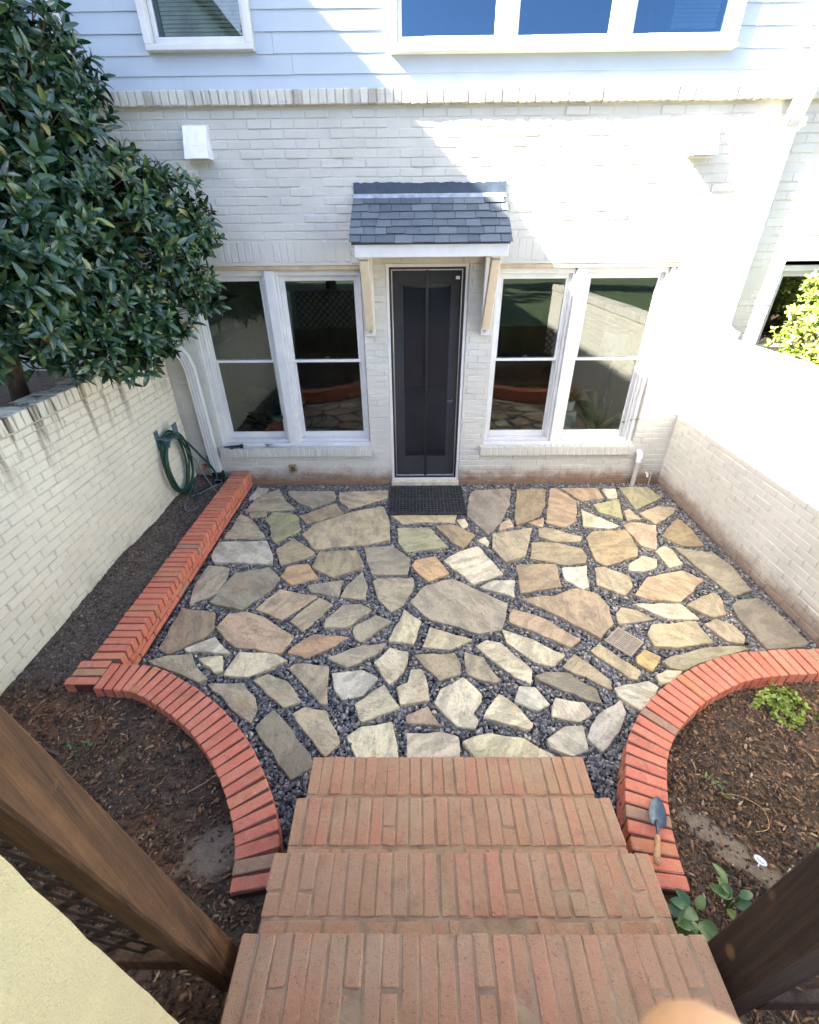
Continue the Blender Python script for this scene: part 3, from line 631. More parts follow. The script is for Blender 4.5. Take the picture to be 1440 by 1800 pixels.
def thin(P, c, ang, sa, sb, seed):
    r = np.random.default_rng(seed); d = P-np.array(c); x = d[:, 0]*math.cos(ang)+d[:, 1]*math.sin(ang); y = -d[:, 0]*math.sin(ang)+d[:, 1]*math.cos(ang)
    return P[((x/sa)**2+(y/sb)**2 > 1.0) | (r.uniform(0, 1, len(P)) < 0.18)]
def mulch(P, zf, label, seed):
    o = scatter_chips('bark_mulch', P, zf(P)+0.005, (0.003, 0.012), (0.002, 0.006), M['mulch'], None, 0.5, (0.3, 0.9), seed)
    P2 = P[::4]+0.004; V2 = scatter_chips('bark_strips', P2, zf(P2)+0.010, (0.010, 0.030), (0.002, 0.006), M['mulch'], o, 0.35, (0.10, 0.35), seed+1)
    P3 = P[::23]-0.003; scatter_chips('bark_nuggets', P3, zf(P3)+0.010, (0.010, 0.021), (0.006, 0.014), M['mulch'], o, 0.5, (0.5, 0.9), seed+2)
    return tag(o, label, 'mulch', kind='stuff')
P = thin(bed_points(15000, -2.66, -0.6, 0.3, 1.98, BED_L, 11), (-0.96, 1.0), 0.5, 0.15, 0.12, 1)
mulch(P, ZL, 'dark shredded bark mulch in the bed by the wooden post', 100)
P = thin(bed_points(24000, 0.96, 3.02, 0.3, 2.1, BED_R, 13), (1.53, 1.02), -0.85, 0.24, 0.08, 2)
mulch(P, ZR, 'brown bark mulch in the bed beside the trowel', 200)
P = bed_points(5200, -2.66, -2.2, 1.9, 4.98, BED_L, 15)
tag(scatter_chips('soil_crumbs', P, ZL(P)+0.002, (0.004, 0.014), (0.004, 0.010), M['clods'], None, 0.6, (0.6, 1.0), 16), 'dark crumbled soil in the narrow bed along the stained wall', 'soil', kind='stuff')

# ================================================================== BRICK WALLS
bk = {}
def brick_mesh(key, dims, mat, c=0.006, j=0.0018, n=4):
    k = (key, tuple(round(d, 4) for d in dims))
    if k not in bk: bk[k] = [rawmesh('brick', *rough_brick(*dims, c, j, i*31+len(bk)), mat) for i in range(n)]
    return random.choice(bk[k])
def course_wall(parent, axis, face, out, a0, a1, z0, z1, holes, mat, key, thick=0.03, limit=300, L=0.200, Hc=0.0677, joint=0.0064, vary=0.0022):
    """running bond of single bricks on a wall face. axis 'x' (face is a Y) or 'y' (face is an X); out = +-1, the way the face looks"""
    items = []; row = 0; z = z0
    while z < z1-0.02:
        hh = min(Hc, z1-z)-joint+random.gauss(0, 0.0008); s = a0 - (L/2 if row % 2 else 0)
        while s < a1-0.01:
            p, q = max(s, a0), min(s+L, a1)-joint; s += L
            segs = [(p, q)]
            for (h0, h1, g0, g1) in holes:
                if z+hh > g0+0.004 and z < g1-0.004:
                    ns = []
                    for (u, v) in segs:
                        if v <= h0 or u >= h1: ns.append((u, v))
                        else:
                            if u < h0-0.015: ns.append((u, h0-0.004))
                            if v > h1+0.015: ns.append((h1+0.004, v))
                    segs = ns
            for (u, v) in segs:
                if v-u > 0.02: items.append(((u+v)/2, v-u, z+hh/2, hh))
        z += Hc; row += 1
    full = L-joint
    def world(it):
        cs, w, cz, hh = it; pr = random.gauss(0, vary)
        sc_ = (w/full, 1, hh/(Hc-joint))
        if axis == 'x': return TRS((cs, face-out*(thick/2)+pr*-1, cz), (random.gauss(0, 0.004), random.gauss(0, 0.006), random.gauss(0, 0.004)), sc_)
        return TRS((face-out*(thick/2)+out*pr, cs, cz), (0, random.gauss(0, 0.004), math.pi/2+random.gauss(0, 0.006)), sc_)
    vis = []; rest = []
    for it in items:
        c = (it[0], face, it[2]) if axis == 'x' else (face, it[0], it[2])
        d = (Vector(c)-CAM).length
        (vis if in_frame(c, -0.01) and it[1] > 0.06 else rest).append((d, it))
    vis.sort(key=lambda t: t[0]); rest += vis[limit:]
    for d, it in vis[:limit]: obj('brick', brick_mesh(key, (full, thick, Hc-joint), mat, 0.005, 0.0016), parent, world(it))
    if rest:
        V, F = cbox(full/2, thick/2, (Hc-joint)/2, 0.005); VV, FF = join_inst(V, F, [world(it) for d, it in rest])
        o = obj('far_brickwork', rawmesh('far_brickwork', VV, FF, mat), parent); o['kind'] = 'stuff'
def rowlock(parent, axis, face, out, a0, a1, z0, h, mat, key, depth=0.09, pitch=0.068, joint=0.008, tiltj=0.01, name='brick'):
    n = int(round((a1-a0)/pitch)); pt = (a1-a0)/n
    for i in range(n):
        c = a0+(i+0.5)*pt
        me = brick_mesh(key, (pt-joint, depth, h), mat, 0.005, 0.0022)
        pr = random.gauss(0, 0.0022)
        if axis == 'x': W = TRS((c, face-out*depth/2+out*pr, z0+h/2+random.gauss(0, 0.001)), (random.gauss(0, tiltj), random.gauss(0, tiltj), 0))
        else: W = TRS((face-out*depth/2+out*pr, c, z0+h/2+random.gauss(0, 0.001)), (0, random.gauss(0, tiltj), math.pi/2))
        obj(name, me, parent, W)
def holed_wall(x0, x1, z0, z1, holes, y0, y1):
    m = MB(); xs = sorted({x0, x1, *[h[0] for h in holes], *[h[1] for h in holes]}); zs = sorted({z0, z1, *[h[2] for h in holes], *[h[3] for h in holes]})
    for i in range(len(xs)-1):
        for k in range(len(zs)-1):
            a, b, c, d = xs[i], xs[i+1], zs[k], zs[k+1]; mx, mz = (a+b)/2, (c+d)/2
            if any(h[0] < mx < h[1] and h[2] < mz < h[3] for h in holes): continue
            m.add([(a, y0, c), (b, y0, c), (b, y0, d), (a, y0, d)], [(0, 1, 2, 3)]); m.add([(a, y1, c), (b, y1, c), (b, y1, d), (a, y1, d)], [(3, 2, 1, 0)])
    for (a, b, c, d) in holes:
        m.add([(a, y0, c), (b, y0, c), (b, y0, d), (a, y0, d), (a, y1, c), (b, y1, c), (b, y1, d), (a, y1, d)], [(0, 4, 5, 1), (1, 5, 6, 2), (2, 6, 7, 3), (3, 7, 4, 0)])
    return m

# ---- the house
house = thing('house', (0, WY, 0), 'white painted brick house with white lap siding above the patio', 'house')
WINL = (-2.285, -0.505, 0.505, 2.405); WINR = (0.835, 2.605, 0.505, 2.405); DOOR = (-0.262, 0.562, 0.0, 2.415); WINN = (3.62, 4.6, 1.0, 2.405)
holes = [WINL, WINR, DOOR, WINN]
holed_wall(-7, 9, -0.12, 3.68, holes, WY+0.0045, WY+0.24).build('wall', M['house_brick'], house)
sold = [(-2.36, -0.59, 2.43, 2.605), (0.95, 2.68, 2.43, 2.605)]
lint = [(-2.285, -0.505, 2.36, 2.436), (0.835, 2.605, 2.36, 2.436)]
sillh = [(-2.305, -0.485, 0.395, 0.52), (0.795, 2.610, 0.395, 0.52)]
course_wall(house, 'x', WY, -1, -6.9, 8.9, -0.02, 3.575, holes+sold+sillh, M['house_brick'], 'house')
for (a, b, c, d) in sold: rowlock(house, 'x', WY+0.001, -1, a, b, c+0.004, 0.172, M['house_brick'], 'soldier', 0.05, 0.0677, tiltj=0.002)
band = MB().box((-6.9, WY-0.035, 3.585), (8.9, WY+0.03, 3.675)).build('brick_band', M['mortar_w'], house)
rowlock(band, 'x', WY-0.052, -1, -4.2, 4.6, 3.58, 0.098, M['band_brick'], 'band', 0.085, 0.0685, tiltj=0.012)
for k, (a, b, c, d) in enumerate(sillh):
    s = MB().box((a+0.01, WY-0.055, 0.400), (b-0.01, WY+0.10, 0.50)).build('window_sill', M['mortar_w'], house)
    rowlock(s, 'x', WY-0.062, -1, a, b, 0.402, 0.108, M['house_brick'], 'sill', 0.19, 0.0685, tiltj=0.004)
for (a, b, c, d) in lint: MB().box((a, WY+0.01, 2.365), (b, WY+0.09, 2.404), 0.003).build('lintel', M['tantrim'], house)

# lap siding boards
UWL = (-2.10, -1.245, 3.912, 5.5); UWT = (-0.16, 2.552, 3.897, 5.5)
holed_wall(-7, 9, 3.68, 6.6, [(UWL[0]+.05, UWL[1]-.05, UWL[2]+.05, 5.45), (UWT[0]+.05, UWT[1]-.05, UWT[2]+.05, 5.45)], WY+0.03, WY+0.24).build('upper_wall', M['siding'], house)
ex = 0.1245; z = 3.650
for k in range(24):
    segs = [(-7.0, -1.86+0.9*(k % 2)), (-1.858+0.9*(k % 2), 3.02), (3.022, 9.0)] if k < 2 else [(-7.0, 1.2*((k*7) % 3)-3.5), (1.2*((k*7) % 3)-3.498, 9.0)]
    for (h0, h1, g0, g1) in (UWL, UWT):
        if z+ex > g0+0.03 and z < g1:
            ns = []
            for (u, v) in segs:
                if v <= h0 or u >= h1: ns.append((u, v)); continue
                if u < h0: ns.append((u, h0-0.002))
                if v > h1: ns.append((h1+0.002, v))
            segs = ns
    for (u, v) in segs:
        t0 = WY+0.002; dz = random.gauss(0, 0.0012)
        V = [(u, t0, z), (v, t0, z), (v, WY+0.012, z+ex+0.02), (u, WY+0.012, z+ex+0.02), (u, WY+0.028, z), (v, WY+0.028, z), (v, WY+0.028, z+ex+0.02), (u, WY+0.028, z+ex+0.02)]
        V = [(a, b+random.gauss(0, 0.0008), c+dz) for a, b, c in V]
        obj('siding_board', rawmesh('siding_board', V, [(0, 1, 2, 3), (4, 7, 6, 5), (0, 4, 5, 1), (3, 2, 6, 7), (0, 3, 7, 4), (1, 5, 6, 2)], M['siding']), house)
    z += ex
MB().box((-7, WY-0.6, 6.6), (9, WY+4.4, 6.75)).build('roof', M['roofing'], house)

# windows
def ring(m, x0, x1, z0, z1, y0, y1, w, wb=None, wt=None, c=0.003):
    wb = wb or w; wt = wt or w
    m.box((x0, y0, z0), (x1, y1, z0+wb), c); m.box((x0, y0, z1-wt), (x1, y1, z1), c)
    m.box((x0, y0+0.001, z0+wb-0.001), (x0+w, y1-0.001, z1-wt+0.001), c); m.box((x1-w, y0+0.001, z0+wb-0.001), (x1, y1-0.001, z1-wt+0.001), c); return m
def double_hung(x0, x1, z0, z1, y, zm, lock=True):
    w = ring(MB(), x0, x1, z0, z1, y, y+0.12, 0.028, 0.028, 0.05).build('window', M['trim'], house)
    MB().box((x0+0.028, y+0.028, z0+0.03), (x0+0.048, y+0.045, z1-0.05), 0.003).build('stop_bead', M['trim'], w)
    MB().box((x1-0.048, y+0.028, z0+0.03), (x1-0.028, y+0.045, z1-0.05), 0.003).build('stop_bead', M['trim'], w)
    a, b = x0+0.03, x1-0.03
    ring(MB(), a, b, zm-0.012, z1-0.05, y+0.04, y+0.07, 0.045, 0.028, 0.05).build('upper_sash', M['trim'], w)
    ring(MB(), a, b, z0+0.03, zm+0.018, y+0.075, y+0.105, 0.045, 0.07, 0.032).build('lower_sash', M['trim'], w)
    MB().box((a+0.04, y+0.053, zm), (b-0.04, y+0.057, z1-0.09)).build('pane', M['glass'], w)
    MB().box((a+0.04, y+0.088, z0+0.09), (b-0.04, y+0.092, zm)).build('pane', M['glass'], w)
    if lock:
        m = (a+b)/2; MB().box((m-0.03, y+0.068, zm+0.018), (m+0.03, y+0.1, zm+0.03), 0.004).box((m-0.008, y+0.07, zm+0.028), (m+0.022, y+0.085, zm+0.042), 0.004).build('sash_lock', M['metal'], w)
    return w
YW = WY+0.055
double_hung(-2.235, -1.470, 0.545, 2.365, YW, 1.475); double_hung(-1.365, -0.515, 0.545, 2.365, YW, 1.475)
double_hung(0.845, 1.625, 0.545, 2.365, YW, 1.475); double_hung(1.725, 2.545, 0.545, 2.365, YW, 1.475)
double_hung(3.64, 4.58, 1.02, 2.365, YW, 1.6)
for (a, b) in ((-1.470, -1.365), (1.625, 1.725)): MB().box((a+0.001, WY+0.022, 0.522), (b-0.001, WY+0.16, 2.365), 0.004).build('mullion', M['trim'], house)
for (a, b) in ((-2.283, -0.507), (0.837, 2.603)):
    MB().box((a, WY+0.012, 0.505), (b, WY+0.20, 0.543), 0.005).build('window_stool', M['trim'], house)
# stepped casing on the outer sides of the two window pairs
for (x0, x1, s) in ((-2.284, -2.236, 1), (2.546, 2.604, -1)):
    m = MB(); w = (x1-x0)/2
    m.box((x0, WY+0.02, 0.543), (x0+w, WY+0.06+0.02*(s < 0), 2.364), 0.003).box((x0+w+0.001, WY+0.045, 0.543), (x1, WY+0.10, 2.364), 0.003); m.build('window_casing', M['trim'], house)
# upper windows
def upper_window(x0, x1, z0, z1, lights, blind, gl):
    w = ring(MB(), x0, x1, z0, z1, WY-0.055, WY+0.05, 0.052, 0.038, 0.05, 0.004).build('window', M['trim'], house)
    for (a, b) in lights:
        s = ring(MB(), a, b, z0+0.038, z1-0.05, WY+0.03, WY+0.07, 0.035, 0.06, 0.04).build('sash', M['trim'], w)
        MB().box((a+0.03, WY+0.048, z0+0.09), (b-0.03, WY+0.052, z1-0.08)).build('pane', gl, w)
    ms = [(lights[i][1], lights[i+1][0]) for i in range(len(lights)-1)]
    for (a, b) in ms: MB().box((a+0.001, WY-0.03, z0+0.036), (b-0.001, WY+0.09, z1-0.05), 0.003).build('mullion', M['trim'], w)
    for (a, b, zt, mm) in blind:
        m = MB(); zz = zt
        while zz < z1-0.1:
            m.obox((a, WY+0.12, zz), (b, WY+0.12, zz), 0.002, 0.027, (0, 0.45, 1)); zz += 0.024
        m.box((a, WY+0.105, zt-0.03), (b, WY+0.135, zt-0.008), 0.003); m.build('blind', mm, w)
    return w
upper_window(*UWL, [(-2.045, -1.300)], [(-1.99, -1.35, 4.0, M['blind'])], M['glass'])
upper_window(*UWT, [(-0.106, 0.700), (0.815, 1.600), (1.722, 2.498)], [(2.08, 2.44, 4.07, M['blindw'])], M['glass_up'])
MB().box((UWT[0]-0.01, WY-0.075, UWT[2]-0.012), (UWT[1]+0.01, WY+0.02, UWT[2]+0.012), 0.004).build('window_ledge', M['trim'], house)
# rooms behind the glass
def room(name, x0, x1, y0, y1, z0, z1, mats):
    m = [((x0, y0, z0), (x1, y0, z0), (x1, y1, z0), (x0, y1, z0)), ((x0, y1, z0), (x1, y1, z0), (x1, y1, z1), (x0, y1, z1)), ((x0, y0, z0), (x0, y1, z0), (x0, y1, z1), (x0, y0, z1)),
         ((x1, y0, z0), (x1, y0, z1), (x1, y1, z1), (x1, y1, z0)), ((x0, y0, z1), (x0, y1, z1), (x1, y1, z1), (x1, y0, z1))]
    for nm, q, mt in zip(('room_floor', 'room_back_wall', 'room_side_wall', 'room_side_wall', 'room_ceiling'), m, mats):
        tag(MB().add(q, [(0, 1, 2, 3)]).build(nm, mt), kind='structure')
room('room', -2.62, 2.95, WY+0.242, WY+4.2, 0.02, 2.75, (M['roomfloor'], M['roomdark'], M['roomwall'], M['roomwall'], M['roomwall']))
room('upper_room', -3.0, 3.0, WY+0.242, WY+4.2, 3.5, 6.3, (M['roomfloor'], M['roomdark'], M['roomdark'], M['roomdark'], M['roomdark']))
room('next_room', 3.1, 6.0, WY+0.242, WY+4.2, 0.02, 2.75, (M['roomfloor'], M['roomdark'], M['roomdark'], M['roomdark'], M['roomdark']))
# door: jamb, glazed door leaf, insect screen with its middle seam
door = ring(MB(), DOOR[0]+0.002, DOOR[1]-0.002, 0.045, DOOR[3]-0.002, WY+0.012, WY+0.20, 0.030, 0.02, 0.03).build('door_frame', M['trim'], house)
MB().box((DOOR[0]-0.004, WY-0.035, -0.03), (DOOR[1]+0.004, WY+0.20, 0.044), 0.006).build('threshold', M['mortar_l'], house)
ring(MB(), DOOR[0]+0.034, DOOR[1]-0.034, 0.066, DOOR[3]-0.034, WY+0.035, WY+0.07, 0.018).build('screen_frame', M['jambbrown'], door)
ring(MB(), DOOR[0]+0.053, DOOR[1]-0.053, 0.085, DOOR[3]-0.053, WY+0.05, WY+0.066, 0.012).build('screen_border', M['metal'], door)
sm = MB(); nx, nz = 22, 60; x0, x1, z0, z1 = DOOR[0]+0.06, DOOR[1]-0.06, 0.09, DOOR[3]-0.06
V = []
for j in range(nz+1):
    for i in range(nx+1):
        x = x0+(x1-x0)*i/nx; z = z0+(z1-z0)*j/nz; e = math.exp(-(z-z0)/0.5)
        V.append((x, WY+0.066+0.007*math.sin(i*0.7+z*3)*math.sin(z*2.1)+0.016*e*math.sin(i*0.9+z*9), z))
F = [(j*(nx+1)+i, j*(nx+1)+i+1, (j+1)*(nx+1)+i+1, (j+1)*(nx+1)+i) for j in range(nz) for i in range(nx)]
obj('insect_screen', rawmesh('insect_screen', V, F, M['screen'], True), door)
MB().box((0.138, WY+0.048, 0.09), (0.166, WY+0.058, DOOR[3]-0.06), 0.002).build('screen_seam', M['black'], door)
MB().box((DOOR[1]-0.125, WY+0.040, 2.27), (DOOR[1]-0.085, WY+0.052, 2.30), 0.002).build('screen_tag', M['metal'], door)
leaf = ring(MB(), DOOR[0]+0.035, DOOR[1]-0.035, 0.07, DOOR[3]-0.035, WY+0.12, WY+0.165, 0.115, 0.24, 0.15).build('door_leaf', M['doorgrey'], door)
ring(MB(), DOOR[0]+0.145, DOOR[1]-0.145, 0.30, DOOR[3]-0.175, WY+0.108, WY+0.13, 0.022).build('glazing_bead', M['doorgrey'], door)
MB().box((DOOR[0]+0.15, WY+0.14, 0.31), (DOOR[1]-0.15, WY+0.144, DOOR[3]-0.18)).build('door_pane', M['glass'], door)
MB().tube([(0.45, WY+0.12, 1.02), (0.45, WY+0.09, 1.02), (0.40, WY+0.085, 1.02)], 0.011, 8).build('door_handle', M['metal'], door)

# ---- garden walls
wl = thing('garden_wall', (XL-0.1, 2.5, 0), 'cream painted brick garden wall with dark mildew streaks under the tree', 'wall')
MB().box((XL-0.20, -0.6, -0.1), (XL-0.008, WY-0.002, 1.545)).build('wall_core', M['mortar_l'], wl)
course_wall(wl, 'y', XL, 1, -0.6, WY-0.012, 0.0, 1.54, [], M['wall_left'], 'lwall', vary=0.002)
rowlock(wl, 'y', XL+0.012, 1, -0.6, WY-0.012, 1.548, 0.105, M['wall_left'], 'lcap', 0.225, 0.076, joint=0.014, tiltj=0.025, name='cap_brick')
wr = thing('garden_wall', (XR+0.1, 2.5, 0), 'white painted brick garden wall with its upper half in bright sun', 'wall')
MB().box((XR+0.009, -0.6, -0.1), (XR+0.20, WY-0.002, 1.62)).build('wall_core', M['wall_right'], wr)
course_wall(wr, 'y', XR, -1, -0.6, WY-0.012, 0.0, 1.62, [], M['wall_right'], 'rwall', vary=0.0012)
rowlock(wr, 'y', XR-0.012, -1, -0.6, WY-0.012, 1.628, 0.105, M['wall_right'], 'rcap', 0.225, 0.074, tiltj=0.008, name='cap_brick')
# the house next door that shades the yard
nb = thing('neighbouring_house', (-9, -2, 0), 'tall pale neighbouring house standing beyond the garden wall', 'house')
MB().box((-11, -13, -0.1), (-6.25, 4.6, 8.5)).build('wall', M['siding'], nb)
MB().box((-11.2, -13.2, 8.52), (-6.0, 4.9, 8.74)).build('roof', M['roofing'], nb)
# ---- red brick planter walls
def brick_at(parent, key, dims, p, ang, z, mat=None, j=0.0022):
    return obj('brick', brick_mesh(key, dims, mat or M['red'], 0.004, j), parent, TRS((p[0], p[1], z+random.gauss(0, 0.0012)), (random.gauss(0, 0.006), random.gauss(0, 0.006), ang+random.gauss(0, 0.008))))
def curve_core(parent, P, side, z1, w=0.19):
    """mortar heart of a curved wall"""
    Q, L = resample(P, 0.05); t = np.gradient(Q, axis=0); t /= np.linalg.norm(t, axis=1)[:, None]; nrm = np.stack([-t[:, 1], t[:, 0]], 1)
    m = MB(); n = len(Q); V = []
    for z in (-0.08, z1):
        for s in (-1, 1): V += [(q[0]+k[0]*s*w/2, q[1]+k[1]*s*w/2, z) for q, k in zip(Q, nrm)]
    F = []
    for i in range(n-1): F += [(2*n+i, 2*n+i+1, 3*n+i+1, 3*n+i), (i, 2*n+i, 2*n+i+1, i+1)[::-1], (n+i, n+i+1, 3*n+i+1, 3*n+i)[::-1]]
    F += [(0, n, 3*n, 2*n), (n-1, 3*n-1, 4*n-1, 2*n-1)]
    m.add(V, F).build('mortar', M['redmortar'], parent)
def curved(parent, P, key, z0=0.0, top=0.2):
    Q, L = resample(P, 0.0665); Q = (Q[1:]+Q[:-1])/2; t = np.gradient(Q, axis=0)
    curve_core(parent, P, 0, top-0.008)
    for i, q in enumerate(Q):
        a = math.atan2(t[i][1], t[i][0]); brick_at(parent, key+'t', (0.0545, 0.203, 0.086), q, a, top-0.043)
    for row in (0, 1):
        Q2, _ = resample(P, 0.108); Q2 = (Q2[1:]+Q2[:-1])/2 if row == 0 else Q2[1:-1]
        t2 = np.gradient(Q2, axis=0)
        for i, q in enumerate(Q2): brick_at(parent, key+'s', (0.099, 0.200, 0.046), q, math.atan2(t2[i][1], t2[i][0]), 0.028+row*0.056)
lp = thing('planter_wall', (-2.1, 3.4, 0), 'low red brick planter wall with a straight run to the hose and a curved end', 'planter wall')
MB().box((-2.195, 1.89, -0.08), (-2.008, WY-0.01, 0.192)).build('mortar', M['redmortar'], lp)
n = int(round((WY-0.012-1.885)/0.0672)); pt = (WY-0.012-1.885)/n
for i in range(n): brick_at(lp, 'lt', (0.0550, 0.204, 0.086), (-2.101+random.gauss(0, 0.002) - (0.055 if i < 3 else 0), 1.885+(i+0.5)*pt), math.pi/2, 0.157)
for row in (0, 1):
    y = 2.06-(0.1 if row else 0)
    while y < WY-0.03:
        a, b = max(y, 2.06), min(y+0.2, WY-0.014); y += 0.21
        if b-a > 0.03:
            o = brick_at(lp, 'ls', (0.200, 0.095, 0.046), (-2.050, (a+b)/2), math.pi/2, 0.028+row*0.056)
            if b-a < 0.19: W = WM[o.name] @ Matrix.Diagonal(((b-a)/0.2, 1, 1, 1)); o.matrix_basis = W
curved(lp, L_MID, 'lc')
rp = thing('planter_wall', (1.8, 1.8, 0), 'low curved red brick planter wall sweeping to the sunny white wall, trowel on top', 'planter wall')
curved(rp, R_MID, 'rc')

# ---- brick steps
st = thing('brick_steps', (0.19, 0.9, 0), 'weathered brick garden steps going down to the flagstone patio', 'steps')
SX0, SX1 = -0.567, 0.935; NOSE = [1.433, 1.131, 0.833, 0.538, 0.235]; SZ = [0.17, 0.35, 0.53, 0.71, 0.89]
for i, (yn, zt) in enumerate(zip(NOSE, SZ)):
    yb = NOSE[i+1] if i < 4 else -0.6
    tr = MB().box((SX0+0.006, yb-0.02 if i < 4 else yb, -0.12), (SX1-0.006, yn-0.006, zt-0.0042)).build('tread', M['stepmortar'], st)
    dep = yn-yb
    if i < 4:
        nb_ = 25 if i < 3 else 26; pt = (SX1-SX0)/nb_; Lb = 0.205 if i < 3 else 0.212
        for k in range(nb_):
            x = SX0+(k+0.5)*pt; split = random.random() < (0.07, 0.16, 0.3, 0.22)[i]
            parts = [(yn, Lb)] if not split else [(yn, Lb*0.62), (yn-Lb*0.64, Lb*0.36)]
            for (ys, ll) in parts:
                me = brick_mesh('st%d' % i, (pt-0.0045, ll-0.003, 0.088), M['step'], 0.005, 0.0028, 6)
                obj('brick', me, tr, TRS((x+random.gauss(0, 0.0015), ys-ll/2, zt-0.044+random.gauss(0, 0.0012)), (random.gauss(0, 0.005), random.gauss(0, 0.006), random.gauss(0, 0.006))))
        rem = dep-Lb-0.006; x = SX0+0.002
        while x < SX1-0.03:                                     # back row of the tread: cut bricks of uneven length
            w = random.choice((0.06, 0.06, 0.10, 0.13, 0.2)); w = min(w, SX1-0.002-x)
            me = rawmesh('brick', *rough_brick(w-0.007, rem-0.006, 0.085, 0.006, 0.003, int(x*1e4)+i), M['step'])
            obj('brick', me, tr, TRS((x+w/2, yn-Lb-0.003-rem/2, zt-0.0445+random.gauss(0, 0.0015)), (random.gauss(0, 0.01), random.gauss(0, 0.006), 0))); x += w
    zr = SZ[i-1] if i else 0.0; x = SX0+0.004 - 0.1*(i % 2)      # riser course under the nosing
    while x < SX1:
        a, b = max(x, SX0+0.004), min(x+0.203, SX1-0.004); x += 0.211
        if b-a > 0.03:
            me = rawmesh('brick', *rough_brick(b-a, 0.03, zt-0.095-zr-0.004, 0.004, 0.001, int(a*1e4)), M['step']); obj('brick', me, tr, TRS(((a+b)/2, yn-0.018, (zt-0.095+zr)/2)))

# ---- stucco pier, posts and lattice by the steps
pier = MB()
nz, ny = 40, 22; V = []; rr = random.Random(4)
for j in range(nz+1):
    for i in range(ny+1):
        V.append((-0.604+rr.gauss(0, 0.0012), 0.297-0.85*i/ny+rr.gauss(0, 0.001), 0.1+2.9*j/nz))
F = [(j*(ny+1)+i, (j+1)*(ny+1)+i, (j+1)*(ny+1)+i+1, j*(ny+1)+i+1) for j in range(nz) for i in range(ny)]
pier.add(V, F); pier.box((-1.05, -0.55, 0.0), (-0.612, 0.295, 3.0), 0.004)
tag(pier.build('stucco_pier', M['stucco']), 'cream stucco pier beside the lattice and the top step', 'pier')
def post(x0, x1, y0b, y1b, lean, zb, zt, mat, label):
    m = MB(); V = []
    t = thing('wooden_post', ((x0+x1)/2, (y0b+y1b)/2, zb), label, 'post')
    c = 0.006; N = 10
    for k in range(N+1):
        z = zb+(zt-zb)*k/N; dy = -(z-zb)*lean; j = random.gauss(0, 0.0008)
        ring_ = [(x0+c, y0b), (x1-c, y0b), (x1, y0b+c), (x1, y1b-c), (x1-c, y1b), (x0+c, y1b), (x0, y1b-c), (x0, y0b+c)]
        V += [(a+j, b+dy+j, z) for a, b in ring_]
    F = [(k*8+i, k*8+(i+1) % 8, (k+1)*8+(i+1) % 8, (k+1)*8+i) for k in range(N) for i in range(8)] + [tuple(range(N*8, N*8+8))]
    m.add(V, F).build('timber', mat, t); return t
def lattice(root, xa, xb, y, z0, z1, mat, railmat):
    MB().box((xa, y-0.03, z0-0.09), (xb, y+0.02, z0), 0.004).build('bottom_rail', railmat, root)
    w = 0.030; step = 0.125; L = xb-xa; Hh = z1-z0
    for fam, dy in ((1, 0.0), (-1, 0.0065)):
        k = -int(Hh/step)-1
        while k*step < L+Hh:
            # line x = xa + k*step + fam*(z-z0) clipped to the panel
            c = xa+k*step if fam > 0 else xa+k*step
            pts = []
            for z in (z0, z1):
                x = c+(z-z0) if fam > 0 else c-(z-z0)
                pts.append([x, z])
            (xA, zA), (xB, zB) = pts
            def clip(x, z, x2, z2):
                if x < xa: tt = (xa-x)/(x2-x) if x2 != x else 2; x, z = xa, z+(z2-z)*tt
                elif x > xb: tt = (xb-x)/(x2-x) if x2 != x else 2; x, z = xb, z+(z2-z)*tt
                return x, z
            if not (max(xA, xB) <= xa+0.02 or min(xA, xB) >= xb-0.02):
                p = clip(xA, zA, xB, zB); q = clip(xB, zB, xA, zA)
                if abs(p[1]-q[1]) > 0.03: MB().obox((p[0], y-dy, p[1]), (q[0], y-dy, q[1]), 0.0055, w, (0.7071*-fam, 0, 0.7071)).build('slat', mat, root)
            k += 1
pl_ = post(-0.740, -0.662, 0.503, 0.602, 0.082, 0.22, 2.9, M['wood'], 'brown square wooden post with knots rising beside the curved planter')
lf = thing('lattice_panel', (-1.2, 0.5, 0.5), 'dark diagonal wooden lattice panel between stucco pier and brown post', 'lattice')
lattice(lf, -2.3, -0.745, 0.53, 0.57, 1.75, M['lattice'], M['wood'])
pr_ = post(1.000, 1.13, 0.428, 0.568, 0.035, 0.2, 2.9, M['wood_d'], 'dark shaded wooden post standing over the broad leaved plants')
rf = thing('lattice_panel', (1.7, 0.46, 0.5), 'shaded wooden lattice panel behind the dark post and leafy plants', 'lattice')
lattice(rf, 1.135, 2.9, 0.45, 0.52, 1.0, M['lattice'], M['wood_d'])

# ---- canopy over the door
cp = thing('door_canopy', (0.165, WY, 2.6), 'small shingled canopy on white brackets over the screen door', 'canopy')
EY, EZ, TZ = 4.485, 2.60, 2.965
def roofpt(x, t, up=0.0):      # t 0 at the eave, 1 at the wall
    y = EY+(WY-0.005-EY)*t; z = EZ+(TZ-EZ)*t; n_ = Vector((0, -(TZ-EZ), WY-EY)).normalized(); return (x, y+n_.y*up, z+n_.z*up)
rf_ = MB()
a0, a1 = -0.520, 0.845
rf_.add([roofpt(a0, 0.01), roofpt(a1, 0.01), roofpt(a1, 1), roofpt(a0, 1), roofpt(a0, 0.01, -0.03), roofpt(a1, 0.01, -0.03), roofpt(a1, 1, -0.03), roofpt(a0, 1, -0.03)],
        [(0, 1, 2, 3), (7, 6, 5, 4), (0, 4, 5, 1), (3, 2, 6, 7), (0, 3, 7, 4), (1, 5, 6, 2)])
roof = rf_.build('roof', M['flash'], cp)
rows = 6
